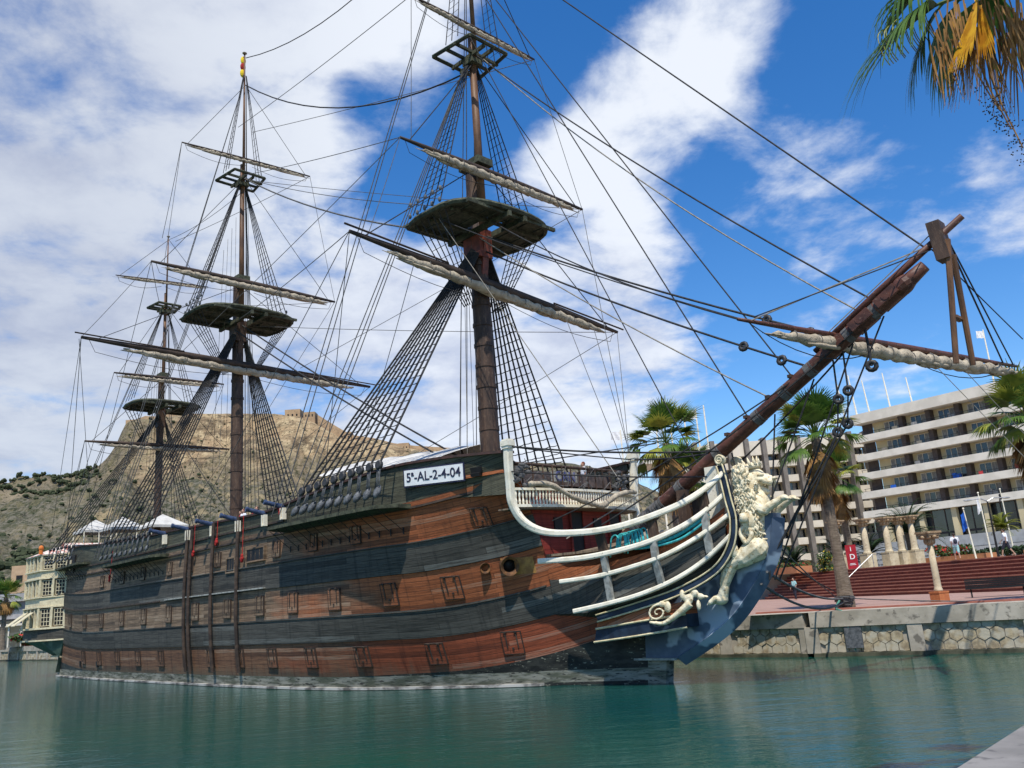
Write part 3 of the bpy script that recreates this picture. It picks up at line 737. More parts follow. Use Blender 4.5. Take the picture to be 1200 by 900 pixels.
# ---------------------------------------------------------------- yards
Y = {}
Y['fore'] = yard(S(42.5, 8.55, 20.03), S(42.5, -10.14, 18.5), .24, .09, .31, .11, .42, 1, boom=True)
Y['ftop'] = yard(S(42.6, 5.55, 25.75), S(42.6, -7.87, 25.75), .19, .07, .27, .1, .3, 2)
Y['ftg'] = yard(S(42.5, 4.36, 34.5), S(42.5, -4.86, 34.7), .13, .05, .17, .08, .18, 3)
Y['main'] = yard(S(15.7, 11.2, 21.95), S(15.7, -11.25, 21.4), .26, .1, .32, .12, .5, 4, boom=True)
Y['mtop'] = yard(S(15.8, 6.95, 28.2), S(15.8, -7.95, 28.15), .2, .08, .3, .08, .38, 5)
Y['mtg'] = yard(S(15.6, 4.95, 38.25), S(15.6, -5.9, 38.9), .12, .05, .16, .08, .18, 6)
Y['miz'] = yard(S(1.6, 6.15, 18.05), S(1.6, -5.95, 18.25), .17, .07, .18, .1, .3, 7)
Y['ztop'] = yard(S(1.7, 4.2, 23.9), S(1.7, -5.3, 24.1), .14, .06, .19, .08, .28, 8)
Y['ztg'] = yard(S(1.6, 4.4, 32.45), S(1.6, -3.7, 33.1), .09, .04, .12, .08, .15, 9)

# ---------------------------------------------------------------- shrouds
zr = lambda u: ztop(u)-.02
shroud_set(42.0, 21.6, .35, zr, 6.75, [35.2+i*.72 for i in range(10)], 1, .05, .42, 21, 'rope', lower=8.5)
shroud_set(42.0, 21.6, .35, zr, 6.6, [35.2+i*.72 for i in range(9)], -1, .05, .42, 21, 'rope', de=False)
shroud_set(15.2, 24.4, .35, zr, 6.4, [8.0+i*.85 for i in range(10)], 1, .045, .42, 23.8, 'rope', ds=.68, lower=8.45)
shroud_set(15.2, 24.4, .35, zr, 6.3, [8.5+i*.75 for i in range(9)], -1, .05, .42, 23.8, 'rope_grey', de=False)
shroud_set(1.2, 20.8, .25, zr, 5.7, [-6.8+i*.95 for i in range(7)], 1, .035, .45, 20, 'rope', ds=.6, lower=9.2)
shroud_set(1.2, 20.8, .25, zr, 5.5, [-6.0+i*.95 for i in range(6)], -1, .035, .45, 20, 'rope_grey', de=False)
for side in (1, -1):
    shroud_set(42.2, 32.6, .25, 23.0, 3.35, [40.6+i*.55 for i in range(5)], side, .032, .42, 32, 'rope', de=False, name='topmast_shroud')
    shroud_set(15.4, 36.4, .25, 25.7, 3.5, [13.7+i*.6 for i in range(5)], side, .032, .45, 36, 'rope', de=False, name='topmast_shroud')
    shroud_set(1.4, 30.3, .2, 21.9, 2.6, [.1+i*.6 for i in range(4)], side, .026, .45, 30, 'rope', de=False, name='topmast_shroud')
    shroud_set(42.7, 46, .1, 33.1, 1.6, [41.9+i*.5 for i in range(3)], side, .026, .45, 45, 'rope', de=False, name='topgallant_shroud')
    shroud_set(15.7, 46.0, .1, 37.1, 1.4, [15.0+i*.45 for i in range(3)], side, .026, .5, 45, 'rope', de=False, name='topgallant_shroud')
    # futtock shrouds under the tops
    for (u, zt, hv, zl, n) in ((42.0, 22.6, 3.3, 18.2, 6), (15.2, 25.3, 3.5, 21.0, 6), (1.2, 21.5, 2.6, 18.0, 4)):
        q = MB(); ls = []
        for i in range(n):
            a = S(u-1.3+i*2.8/n, side*hv, zt-.1); b_ = S(u-.5+i*.9/n, side*1.0, zl); ls.append((a, b_)); q.tube([a, b_], .03, 5)
        for k_ in range(1, 9):
            for i in range(n-1): q.tube([ls[i][0].lerp(ls[i][1], k_/9), ls[i+1][0].lerp(ls[i+1][1], k_/9)], .018, 4)
        q.build('futtock_shrouds', MT['rope'], SHIP)
    # small deadeyes standing on the rim of each top
    for (u, zt, hv) in ((42.0, 22.7, 3.4), (15.2, 25.4, 3.5)):
        for i in range(5):
            for dz_ in (.3, .95): q = MB(); q.ell(S(u-1.6+i*.6, side*(hv-.08*(dz_ > .5)), zt+dz_), (.09, .09, .14)); q.build('deadeye', MT['deadeye_grey'], SHIP)

# ---------------------------------------------------------------- bowsprit
def bs(u, off=0): return S(u, 0, 8.04+.556*(u-53.73)+off)
b = MB(); us_b = [46.5, 50, 53, 56, 59, 61.2, 62.6, 63.2]; b.tube([bs(u) for u in us_b], [.29, .29, .285, .28, .28, .28, .26, .2], 16)
bow = b.build('bowsprit', MT['sprit'], SHIP, smooth=True)
dbs = (bs(60)-bs(50)).normalized()
for u in (50.2, 52.6, 54.5, 56.4, 57.6, 58.7, 60.3, 61.3):
    b = MB(); b.tube([bs(u)-dbs*(.12), bs(u)+dbs*.12], .315-.003*(u-50), 16); b.tube([bs(u)+dbs*.16, bs(u)+dbs*.22], .31-.003*(u-50), 16)
    b.build('rope_lashing', MT['rope_grey'], bow)
b = MB(); b.tube([bs(59.0, .45), bs(61.5, .5), S(64.6, 0, 14.55)], [.11, .13, .11], 10); b.build('jibboom', MT['sprit'], bow, smooth=True)
b = MB(); up_b = dbs.cross(Vector((0, 1, 0))).normalized(); up_b = up_b if up_b.z > 0 else -up_b
b.box(bs(63.8, .3), (.42, .55, 1.35), (Vector((1, 0, 0)), Vector((0, 1, 0)), Vector((-.08, 0, 1)).normalized())); b.build('bowsprit_cap', MT['mast'], bow)
b = MB()
axb = (dbs, Vector((0, 1, 0)), dbs.cross(Vector((0, 1, 0))))
for i, u in enumerate((59.8, 60.9, 61.9)): b.box(bs(u)+Vector((0, -.33, 0)), (.85, .14, .34), axb); b.box(bs(u)+Vector((0, .33, 0)), (.85, .14, .34), axb); b.tube([bs(u)+Vector((0, -.42, 0)), bs(u)+Vector((0, -.36, 0))], .15, 10)
b.ell(bs(62.4, .0), (.5, .36, .32), axb); b.build('bowsprit_bees', MT['sprit'], bow)
for u in [51.5, 52.4, 53.3, 54.2, 55.1, 56, 57, 58]:
    b = MB(); b.box(bs(u, .31)+Vector((0, -.1, 0)), (.16, .3, .12))
    b.build('cleat', MT['mast'], bow)
b = MB(); T0 = S(64.05, .1, 13.9)
b.tube([T0, S(63.62, .28, 9.8)], [.1, .09], 8); b.tube([T0+Vector((.02, .18, -.5)), S(63.85, -.55, 9.8)], [.1, .09], 8); b.box((S(63.72, .2, 11.3)+S(63.92, -.4, 11.3))/2, (.2, .7, .09))
b.build('dolphin_striker', MT['topmast'], bow)
spy = spar('yard', S(59.0, 5.1, 11.72), S(62.0, -13.2, 12.0), .13, .055, 'sprit')
spa, spb = S(59.0, 5.1, 11.72), S(62.0, -13.2, 12.0)
furled(spy, spa.lerp(spb, .09), spa.lerp(spb, .99), .31, .44, 21, .35)
q = MB(); q.tube(sagline(spa.lerp(spb, .02), spa.lerp(spb, .45), .9), .02, 4); q.tube(sagline(spa.lerp(spb, .45), spa.lerp(spb, .97), .9), .02, 4); q.build('footrope', MT['rope'], spy)

# ---------------------------------------------------------------- stays, braces, lifts
F1 = S(42.2, 0, 22.0); F2 = S(42.4, 0, 33.0); F3 = S(42.6, 0, 44.5)
M1 = S(15.4, 0, 24.9); M2 = S(15.7, 0, 36.8); M3 = S(15.8, 0, 45.0); M4 = S(15.8, 0, 47.7)
Z1 = S(1.4, 0, 21.2); Z2 = S(1.5, 0, 30.7); Z3 = S(1.6, 0, 36.8)
def st(a, b_, r_=.04, sag=0, mat='rope', name='stay'): return rope(name, sagline(a, b_, sag, 12), r_, mat)
for k_, (z, e, zo) in enumerate(((22.2, 62.0, 0), (21.3, 60.7, 0))):
    a = S(42.2, 0, z); b_ = bs(e-2.2, .35); st(a, b_, .045, .25)
    dr = (b_-a).normalized(); L = (b_-a).length
    for t in (.86, .95): heart('heart_block', a.lerp(b_, t)-Vector((0, 0, .12)), .17, dr)
st(F2, bs(61.4, .3), .035, .5); st(F2+Vector((0, .3, .1)), bs(60.9, .3), .03, .9, 'rope_light')
st(S(42.6, 0, 40.7), bs(63.3, .55), .033, .0); st(S(42.6, 0, 38.5), bs(58.0, .3), .03, 0); st(S(42.6, 0, 38), bs(56.0, .3), .03, 0)
st(S(42.5, .4, 34), bs(53.5, .35), .025, 0); st(F1-Vector((0, .4, 0)), bs(57.0, .3), .03, .3, 'rope_light')
st(S(42.2, 3, 22.3), S(50.5, 1.2, 8.0), .022, 0, 'rope_light')
for (u1_, u2_) in ((55.6, 55.1), (56.0, 57.1), (55.2, 58.8), (56.2, 60.4), (56.4, 61.6)): st(S(u1_, .1, 3.6 if u1_ > 55.8 else 4.2), bs(u2_, -.4), .032, 0, 'rope', 'bobstay')
for (u2_, dz) in ((59.6, 0), (60.0, .2)):
    p0 = bs(u2_, -.35); p1 = p0-Vector((.05, 0, 1.4)); p2 = p1-Vector((.3, -.2, 1.1)); p3 = S(56.4, .1, 4.6)
    heart('heart_block', p1, .16, (0, 0, 1)); heart('heart_block', p2, .16, (0, 0, 1)); st(p0, p1, .035, 0, 'rope', 'bobstay'); st(p1, p2, .03, 0, 'rope', 'bobstay'); st(p2, p3, .035, 0, 'rope', 'bobstay')
p0 = bs(60.9, -.3); heart('heart_block', p0-Vector((0, 0, 1.3)), .18, (0, 0, 1)); st(p0, p0-Vector((0, 0, 1.3)), .05, 0, 'rope', 'bobstay')
for s_ in (1, -1):
    st(bs(63.5, .3), S(63.4, s_*9, 12.2) if s_ < 0 else S(59.3, 4.6, 11.8), .022, 0, 'rope', 'lift')
    st(bs(62.0, 0), S(50.2, s_*2.2, 6.2), .035, .4, 'rope', 'guy'); st(bs(59, 0), S(48, s_*2.7, 6.6), .03, .3, 'rope', 'guy')
st(bs(63.9, .8), spa.lerp(spb, .93), .035, 0, 'rope', 'lift'); st(bs(63.9, .8), spa.lerp(spb, .98), .03, 0, 'rope', 'lift'); st(bs(63.9, .8), spa.lerp(spb, .25), .02, 0, 'rope_light', 'lift'); st(bs(63.2, .6), spa.lerp(spb, .03), .025, 0, 'rope_light', 'lift')
st(spa, S(42.4, .3, 23.2), .03, .5, 'rope', 'brace'); st(spa.lerp(spb, .02), S(42.3, 2.8, 22.2), .025, .2, 'rope', 'brace')
st(spa.lerp(spb, .6)-Vector((0,0,.3)), S(64, -10, 4.8), .015, 0, 'rope_light', 'brace'); st(spa.lerp(spb, .72)-Vector((0,0,.3)), S(64, -12, 5.2), .015, 0, 'rope_light', 'brace')
# main stay with its hearts, topmast stays between the masts
a = M1; b_ = S(41.3, .2, 9.9)
for dv_ in (0, .5):
    st(a-Vector((0, dv_, dv_)), b_-Vector((dv_*2, 0, 0)), .055, .3); dr = (b_-a).normalized()
    for t in (.94, .975): heart('heart_block', (a-Vector((0, dv_, dv_))).lerp(b_-Vector((dv_*2, 0, 0)), t), .17, dr)
st(b_, S(60.8-12, -4, 10.2), .03, 0)
st(M2, F1+Vector((-.3, 0, .4)), .055, 1.0, 'rope_grey'); st(M2, F1+Vector((-.3, 0, 1.9)), .025, .5, 'rope_grey')
st(M3, F2+Vector((-.3, 0, -.9)), .05, 2.2, 'rope'); st(M4-Vector((0, 0, .2)), F3, .035, 2.2, 'rope')
st(Z1, S(14.5, 0, 10.5), .03, .2); st(Z2, M1, .025, .5, 'rope_grey'); st(Z3, M2-Vector((0, 0, 1)), .02, .4, 'rope_grey')
def ends(a, b_): return Vector(a), Vector(b_)
YE = {'fore': ends(S(42.5, 8.55, 20.03), S(42.5, -10.14, 18.5)), 'ftop': ends(S(42.6, 5.55, 25.75), S(42.6, -7.87, 25.75)), 'ftg': ends(S(42.5, 4.36, 34.5), S(42.5, -4.86, 34.7)),
      'main': ends(S(15.7, 11.2, 21.95), S(15.7, -11.25, 21.4)), 'mtop': ends(S(15.8, 6.95, 28.2), S(15.8, -7.95, 28.15)), 'mtg': ends(S(15.6, 4.95, 38.25), S(15.6, -5.9, 38.9)),
      'miz': ends(S(1.6, 6.15, 18.05), S(1.6, -5.95, 18.25)), 'ztop': ends(S(1.7, 4.2, 23.9), S(1.7, -5.3, 24.1)), 'ztg': ends(S(1.6, 4.4, 32.45), S(1.6, -3.7, 33.1))}
lifts = {'fore': S(42.3, 0, 26.2), 'ftop': F2-Vector((0, 0, .5)), 'ftg': S(42.6, 0, 42), 'main': S(15.3, 0, 28), 'mtop': M2, 'mtg': M3, 'miz': S(1.2, 0, 24), 'ztop': Z2, 'ztg': Z3}
for k_, (a, b_) in YE.items():
    for e in (a.lerp(b_, .04), b_.lerp(a, .04)): st(e, lifts[k_], .028 if k_[0] == 'f' else .022, 0, 'rope_grey' if k_ in ('mtg', 'ztg') else 'rope', 'lift')
br = {'fore': (M1, S(20, 0, 11)), 'ftop': (M2, S(16, 0, 22)), 'ftg': (M3-Vector((0, 0, 4)), None), 'main': (S(-7, 0, 10.8), None), 'mtop': (Z2, S(-2, 0, 12)), 'mtg': (Z3, None), 'miz': (S(-8, 0, 10.8), None), 'ztop': (S(-8, 0, 11), None)}
for k_, (t1, t2) in br.items():
    a, b_ = YE[k_]
    for e, s_ in ((a, 1), (b_, -1)):
        off = S(0, s_*(4.4 if t1.z < 12 else .6), 0)
        st(e, t1+off, .022, .15, 'rope_grey', 'brace')
        if t2: st(e, t2+S(0, s_*4.6, 0), .02, .1, 'rope_grey', 'brace')
for (m_, zz, ul, v_) in ((42.2, 33, (33.2, 34.0, 34.7), 6.5), (42.5, 44, (31.6, 32.4), 6.4), (15.5, 36.6, (5.6, 6.4, 7.1), 6.1), (15.6, 45, (4.6, 5.2), 6.0), (1.4, 30.5, (-8, -7.2), 5.2)):
    for s_ in (1, -1):
        for u in ul: st(S(m_, s_*.15, zz), S(u, s_*v_, 8.6 if m_ > 2 else 9.4), .028, 0, 'rope_grey', 'backstay')
for k_ in range(9):      # running rigging led down beside the masts
    for (m_, z0, z1, sp_) in ((41.2, 25.5, 8.6, .16), (14.4, 37.0, 8.8, .18), (.7, 30, 9, .12)):
        if k_ < 7: st(S(m_, (k_-3)*sp_*1.8, z0-k_), S(m_-.3, (k_-3)*sp_*3.0, z1), .014, 0, 'rope_light' if k_ % 2 else 'rope', 'halyard')
for e, tgt in ((YE['fore'][0], S(36, 6, 9.6)), (YE['fore'][1], S(47, -4.2, 9.9)), (YE['ftop'][1], S(47, -4.2, 9.9)), (YE['main'][0], S(-9.5, 5, 10.8)), (YE['main'][0]+Vector((-.4, 0, 0)), S(3, 5.6, 9.9)), (YE['miz'][0], S(-8.6, 4.6, 10.6)), (YE['mtop'][0], YE['main'][0]), (YE['mtg'][0], YE['mtop'][0].lerp(YE['mtop'][1], .06)),
               (YE['ftop'][0], YE['fore'][0].lerp(YE['fore'][1], .05)), (YE['ftg'][0], YE['ftop'][0].lerp(YE['ftop'][1], .05)), (YE['mtg'][1], YE['mtop'][1]), (YE['ftg'][1], YE['ftop'][1]), (YE['fore'][1].lerp(YE['fore'][0], .25), S(48, -4, 6)), (YE['fore'][1].lerp(YE['fore'][0], .12), S(47.5, -4.2, 8)), (YE['fore'][0].lerp(YE['fore'][1], .2), S(38, 5.6, 9.7))):
    st(e, tgt, .018, .1, 'rope_grey', 'sheet')
# ================================================================== BOW: bulkhead, head rails, knee, lion
b = MB(); zz_ = [5.0, 5.6, 6.2, 6.8, 7.4, 8.0]; b.prism([S(46.95, B(46.95, z)-.06, z) for z in zz_]+[S(46.95, -B(46.95, z)+.06, z) for z in zz_[::-1]], (.14, 0, 0))
bk = b.build('beak_bulkhead', MT['red_wood'], SHIP)
for v in (.2, -2.4):
    b = MB(); b.m = 0; b.box(S(47.1, v, 6.25), (.06, .8, 1.7)); b.m = 1
    for s_ in (-1, 1): b.box(S(47.14, v+s_*.42, 6.25), (.08, .09, 1.8))
    b.build('bulkhead_door', [MT['dark'], MT['red_wood']], bk)
for v in (1.4, -1.2):
    b = MB(); b.box(S(47.12, v, 6.55), (.08, .5, .6)); b.build('bulkhead_window', MT['dark'], bk)
def arc(v, amp=.55, hv=4.0): return 47.25+amp*(1-(v/hv)**2)
b = MB(); vs_ = [4.0-8*i/24 for i in range(25)]
for z, h in ((7.22, .12), (7.92, .1)):
    for i in range(24):
        a, c = vs_[i], vs_[i+1]
        b.box8([S(arc(a)-.12, a, z), S(arc(a)+.06, a, z), S(arc(c)+.06, c, z), S(arc(c)-.12, c, z), S(arc(a)-.12, a, z+h), S(arc(a)+.06, a, z+h), S(arc(c)+.06, c, z+h), S(arc(c)-.12, c, z+h)])
for i in range(49):
    v = 3.95-7.9*i/48; q = S(arc(v)-.03, v, 7.34); b.lathe([(.04, 0), (.055, .12), (.03, .25), (.055, .4), (.04, .58)], q, 6)
b.build('balustrade', MT['white'], SHIP)
b = MB()      # floor carried behind the balustrade
b.prism([S(46.4, 4.2, 7.16)]+[S(arc(v), v, 7.16) for v in vs_]+[S(46.4, -4.2, 7.16)], (0, 0, .06)); b.build('forecastle_floor', MT['deck'], SHIP)
b = MB(); b.box(S(46.2, 0, 8.55), (.1, 7.2, .9)); b.build('forecastle_screen', M('screen_brown', (.13, .10, .09), (.06, .05, .05), 4, .8), SHIP)
b = MB(); b.tube([S(46.9, 4.1, 9.12), S(47.4, 0, 9.02), S(46.9, -4.1, 9.12)], .07, 8); b.tube([S(46.8, 4.1, 8.02), S(47.2, 0, 8.0), S(46.8, -4.1, 8.02)], .06, 8)
for i in range(15): v = 3.9-7.8*i/14; b.tube([S(47.0+.35*(1-(v/4)**2), v, 8.0), S(47.0+.35*(1-(v/4)**2), v, 9.1)], .035, 5)
b.build('net_rail', MT['mast'], SHIP)
b = MB(); rn = random.Random(4)      # grey netting and canvas bundles lashed to the rail
for i in range(70):
    v = rn.uniform(-3.9, 3.9); z = rn.uniform(8.05, 8.95); b.tube([S(47.05+.35*(1-(v/4)**2)+.05, v, z), S(47.05+.35*(1-(v/4)**2)+.08, v+rn.uniform(-.5, .5), z+rn.uniform(-.4, .4))], .018, 4)
for v0 in (3.5, -3.1):
    for k_ in range(14): b.ell(S(47.2, v0+rn.uniform(-.5, .5), 8.1+k_*.07), (.12, rn.uniform(.12, .3), .1), None, 6, 5)
b.build('netting', MT['rope_grey'], SHIP)
bn = MB(); bn.box(S(46.7, .3, 8.72), (.03, 1.7, .45)); bn = bn.build('banner', MT['grey_paint'], SHIP)
text_obj('banner_lettering', 'CAN', .62, M('banner_ink', (.10, .11, .24), rough=.7), bn, S(46.74, .25, 8.72), Vector((0, 1, 0)), Vector((0, 0, 1)))
furl = MB(); pts = smooth_path([S(47.7, 3.6, 8.12), S(47.95, 2.6, 8.1), S(48.1, 1.4, 7.6), S(48.1, .2, 7.35), S(48.05, -.6, 7.3), S(48.0, -1.6, 7.75), S(47.8, -2.8, 8.0), S(47.6, -3.6, 8.05)], 5)
furl.tube(pts, [.09+.05*random.random() for _ in pts], 8); furl.build('canvas_roll', MT['sail'], SHIP, smooth=True)
# white corner posts sweeping down into the first head rail
R1 = [(47.21,4.2,9.75),(47.16,4.2,9.13),(47.12,4.15,8.2),(47.13,4.1,7.38),(47.45,3.8,6.59),(48.16,3.3,6.12),(49.55,2.8,5.96),(50.98,2.4,6.0),(52.29,1.9,6.26),(53.57,1.4,6.66),(54.45,.9,7.18),(55.0,.55,7.66)]
R2 = [(47.3,2.95,5.02),(49.26,2.6,4.98),(50.78,2.3,5.1),(52.16,1.9,5.34),(53.45,1.4,5.8),(54.33,.9,6.36),(54.95,.62,6.85)]
R3 = [(48.3,2.85,4.13),(49.89,2.4,4.23),(51.38,2.1,4.46),(52.74,1.7,4.8),(53.95,1.1,5.39),(55.1,.68,6.08)]
R4 = [(48.7,2.62,2.95),(50.11,2.3,3.15),(51.5,1.9,3.42),(52.85,1.5,3.86),(53.97,1.05,4.48),(55.12,.75,5.35)]
def rail(pts, h, w_, side, name, mat='white', taper=1.0):
    P = smooth_path([S(u, side*v, z) for u, v, z in pts], 6); n = len(P); c = MB(); rings = []
    for i in range(n):
        t = (P[min(i+1, n-1)]-P[max(i-1, 0)]).normalized(); o_ = Vector((0, -side, 0)); o_ = (o_-t*o_.dot(t)).normalized(); up = t.cross(o_)
        if up.z < 0 or (abs(up.z) < .3 and up.x < 0): up = -up
        k_ = lerp(1, taper, i/(n-1)); hh = h*k_/2; ww = w_*k_/2
        rings.append([P[i]-o_*ww-up*hh, P[i]+o_*ww*.7-up*hh, P[i]+o_*ww-up*hh*.55, P[i]+o_*ww-up*-hh*.55, P[i]+o_*ww*.7+up*hh, P[i]-o_*ww+up*hh])
    for i in range(n-1):
        for j in range(6): c.quad(rings[i][j], rings[i+1][j], rings[i+1][(j+1) % 6], rings[i][(j+1) % 6])
    c.add(rings[0], [tuple(range(6))]); c.add(rings[-1], [tuple(range(5, -1, -1))])
    return c.build(name, MT[mat], SHIP)
for side in (1, -1):
    rail(R1, .34, .28, side, 'head_rail', 'white', .55); rail(R2, .22, .2, side, 'head_rail', 'white', .75); rail(R3, .17, .17, side, 'head_rail', 'white', .9); rail(R4, .18, .18, side, 'head_rail', 'white', .8)
    b = MB(); b.box(S(47.21, side*4.2, 9.86), (.46, .42, .22)); b.box(S(47.21, side*4.2, 9.7), (.38, .36, .12)); b.box(S(47.21, side*4.2, 10.0), (.38, .34, .06)); b.build('post_cap', MT['white'], SHIP)
    # stanchions between the rails: grey below, dark above
    def railat(RR, u): return interp(u, [p[0] for p in RR], [p[1] for p in RR]), interp(u, [p[0] for p in RR], [p[2] for p in RR])
    for u in (50.3, 52.35, 54.2):
        (v2, z2), (v3, z3), (v4, z4), (v1, z1) = railat(R2, u), railat(R3, u), railat(R4, u+.12), railat(R1[4:], u)
        b = MB()
        for (va, za, vb, zb) in ((v2, z2, v3, z3), (v3, z3, v4, z4)):
            b.box8([S(u-.13, side*(vb-.1), zb), S(u+.13, side*(vb-.1), zb), S(u+.13, side*(vb+.06), zb), S(u-.13, side*(vb+.06), zb), S(u-.15, side*(va-.1), za), S(u+.11, side*(va-.1), za), S(u+.11, side*(va+.06), za), S(u-.15, side*(va+.06), za)])
        b.build('stanchion', MT['grey_paint'], SHIP)
        b = MB(); b.box8([S(u-.2, side*(v2-.16), z2), S(u+.2, side*(v2-.16), z2), S(u+.2, side*(v2-.02), z2), S(u-.2, side*(v2-.02), z2), S(u-.28, side*(v1-.2), z1), S(u+.14, side*(v1-.2), z1), S(u+.14, side*(v1-.05), z1), S(u-.28, side*(v1-.05), z1)])
        b.build('head_timber', MT['mast'], SHIP)
    # planked side of the head behind the lower rails
    c = MB(); uu_ = [47.15+i*.4 for i in range(20)]
    L1 = []; L2 = []
    for u in uu_:
        v2, z2 = railat(R2, u); v4, z4 = railat(R4, max(u, 48.7)); k_ = min(1, (u-47.1)/3)
        L1.append(S(u, side*lerp(B(u, 5.0)+.08, min(v2-.28, 2.0), k_), z2-.3)); L2.append(S(u, side*lerp(B(u, 3.2)+.1, v4-.16, k_), z4-.1))
    for i in range(len(uu_)-1):
        m1, m2 = L1[i].lerp(L2[i], .25), L1[i+1].lerp(L2[i+1], .25)
        c.m = 1; c.quad(L1[i], L1[i+1], m2, m1); c.m = 0; c.quad(m1, m2, L2[i+1], L2[i])
        c.m = 0; c.quad(L2[i], L2[i+1], L2[i+1]+Vector((0, side*.8, -.25)), L2[i]+Vector((0, side*.8, -.25)))
    c.build('head_planking', [MT['hull_black'], MT['hull_wood']], SHIP)
    # black moulding with two cream lines, sweeping up to the scroll
    BD = [(49.4,2.0,2.62),(51.2,1.6,3.0),(52.97,1.2,3.46),(54.37,.9,4.1),(55.08,.8,4.9),(55.3,.75,5.8),(55.17,.7,6.61),(55.01,.6,7.43),(54.86,.5,7.95)]
    rail(BD, .3, .2, side, 'moulding', 'navy', .8)
    for dz in (.13, -.13):
        P = smooth_path([S(u, side*(v+.12), z) for u, v, z in BD], 6); pp = []
        for i in range(len(P)):
            t = (P[min(i+1, len(P)-1)]-P[max(i-1, 0)]).normalized(); up = Vector((0, -side, 0)).cross(t)*side; up.normalize(); pp.append(P[i]+up*dz)
        q = MB(); q.tube(pp, .035, 6); q.build('gilt_line', MT['cream_line'], SHIP, smooth=True)
    # scroll at the top of the moulding
    q = MB(); c0 = S(54.9, side*.55, 8.12); pts = [c0+Vector((math.cos(w_)*(.2-.0095*k_), -side*.1, math.sin(w_)*(.2-.0095*k_))) for k_, w_ in enumerate([R(40*i) for i in range(19)])]
    q.tube(pts, [.05-.0015*i for i in range(19)], 8); q.tube([c0+Vector((0, .1, 0)), c0-Vector((0, .1, 0))], .2, 16); q.build('scroll', MT['lion'], SHIP, smooth=True)
    # cheek: brown board over a navy one, gold edges
    top = [(49.45, 1.98, 2.72), (51.2, 1.6, 2.86), (52.85, 1.0, 3.05)]; mid = [(49.25, 2.0, 2.22), (51.13, 1.66, 2.42), (52.9, 1.05, 2.6)]; low = [(49.1, 2.0, 1.72), (51.05, 1.66, 1.9), (52.9, 1.05, 2.12)]
    for nm, aa, bb_, mt_ in (('cheek', top, mid, 'hull_wood'), ('cheek', mid, low, 'navy')):
        c = MB(); PA = smooth_path([S(u, side*v, z) for u, v, z in aa], 5); PB = smooth_path([S(u, side*v, z) for u, v, z in bb_], 5); iv = Vector((0, side*1.2, 0))
        for i in range(len(PA)-1):
            c.quad(PA[i], PA[i+1], PB[i+1], PB[i]); c.quad(PA[i], PA[i+1], PA[i+1]+iv, PA[i]+iv); c.quad(PB[i], PB[i+1], PB[i+1]+iv, PB[i]+iv)
        c.quad(PA[-1], PB[-1], PB[-1]+iv, PA[-1]+iv); c.quad(PA[0], PB[0], PB[0]+iv, PA[0]+iv)
        o = c.build(nm, MT[mt_], SHIP)
    for ln in (mid, low):
        q = MB(); q.tube(smooth_path([S(u, side*(v+.03), z) for u, v, z in ln], 5), .045, 6); q.build('gilt_line', MT['cream_line'], SHIP)
# scroll ornament with a small winged beast
q = MB()
def ov(x, z): return S(51.45+x, 1.75-.3*x, 2.3+z+.16*x)
sc_ = [ov(.55+.42*(1-k_/26)*math.cos(R(28*k_)), .32+.34*(1-k_/26)*math.sin(R(28*k_))) for k_ in range(24)]
q.tube(sc_, [.055-.001*i for i in range(24)], 7)
q.tube(smooth_path([ov(.2, .05), ov(.7, -.1), ov(1.1, .02), ov(1.5, .22), ov(1.8, .4)], 6), [.05, .17], 8)
for (x, z, a, c_) in ((.95, .45, .16, .22), (.75, .6, .14, .12), (1.75, .55, .22, .2), (1.98, .72, .2, .16), (2.2, .55, .15, .12), (1.55, .75, .12, .2), (2.1, .25, .09, .2), (2.35, .5, .17, .06)): q.ell(ov(x, z), (a, .09, c_))
remesh(q.build('scroll_ornament', MT['lion'], SHIP), .03, 2)

# knee of the head (cutwater)
def knee(poly, th, name, mat, off=0, bev=0):
    c = MB(); c.prism([S(u, -th/2+off, z) for u, z in poly][::1], S(0, th, 0)); return c.build(name, mat, SHIP)
knee([(47.2, .98), (49.9, .95), (51.75, .96), (53.1, 1.62), (54.3, 2.35), (55.25, 3.25), (55.97, 4.16), (56.36, 4.95), (56.58, 5.75), (56.6, 5.95), (56.05, 5.95), (56.0, 5.3), (55.7, 4.7), (55.4, 4.5), (54.6, 4.2), (53, 3.6), (50, 3.1), (47.2, 2.8)], .55, 'cutwater', MT['blue'])
P = smooth_path([S(u, 0, z) for u, z in [(51.75, .96), (53.1, 1.62), (54.3, 2.35), (55.25, 3.25), (55.97, 4.16), (56.36, 4.95), (56.58, 5.8)]], 5)
c = MB(); c.tube(P, .33, 4); c.build('cutwater_edge', MT['blue'], SHIP)
c = MB(); c.prism([S(50.0, -.25, -.8), S(50.9, -.25, -.8), S(51.2, -.25, .95), S(50.2, -.25, .95)], S(0, .5, 0)); c.build('stem_post', MT['boot'], SHIP)
c = MB(); c.box(S(50.7, 0, .92), (2.0, .9, .08)); c.build('fender_board', MT['grey_paint'], SHIP)

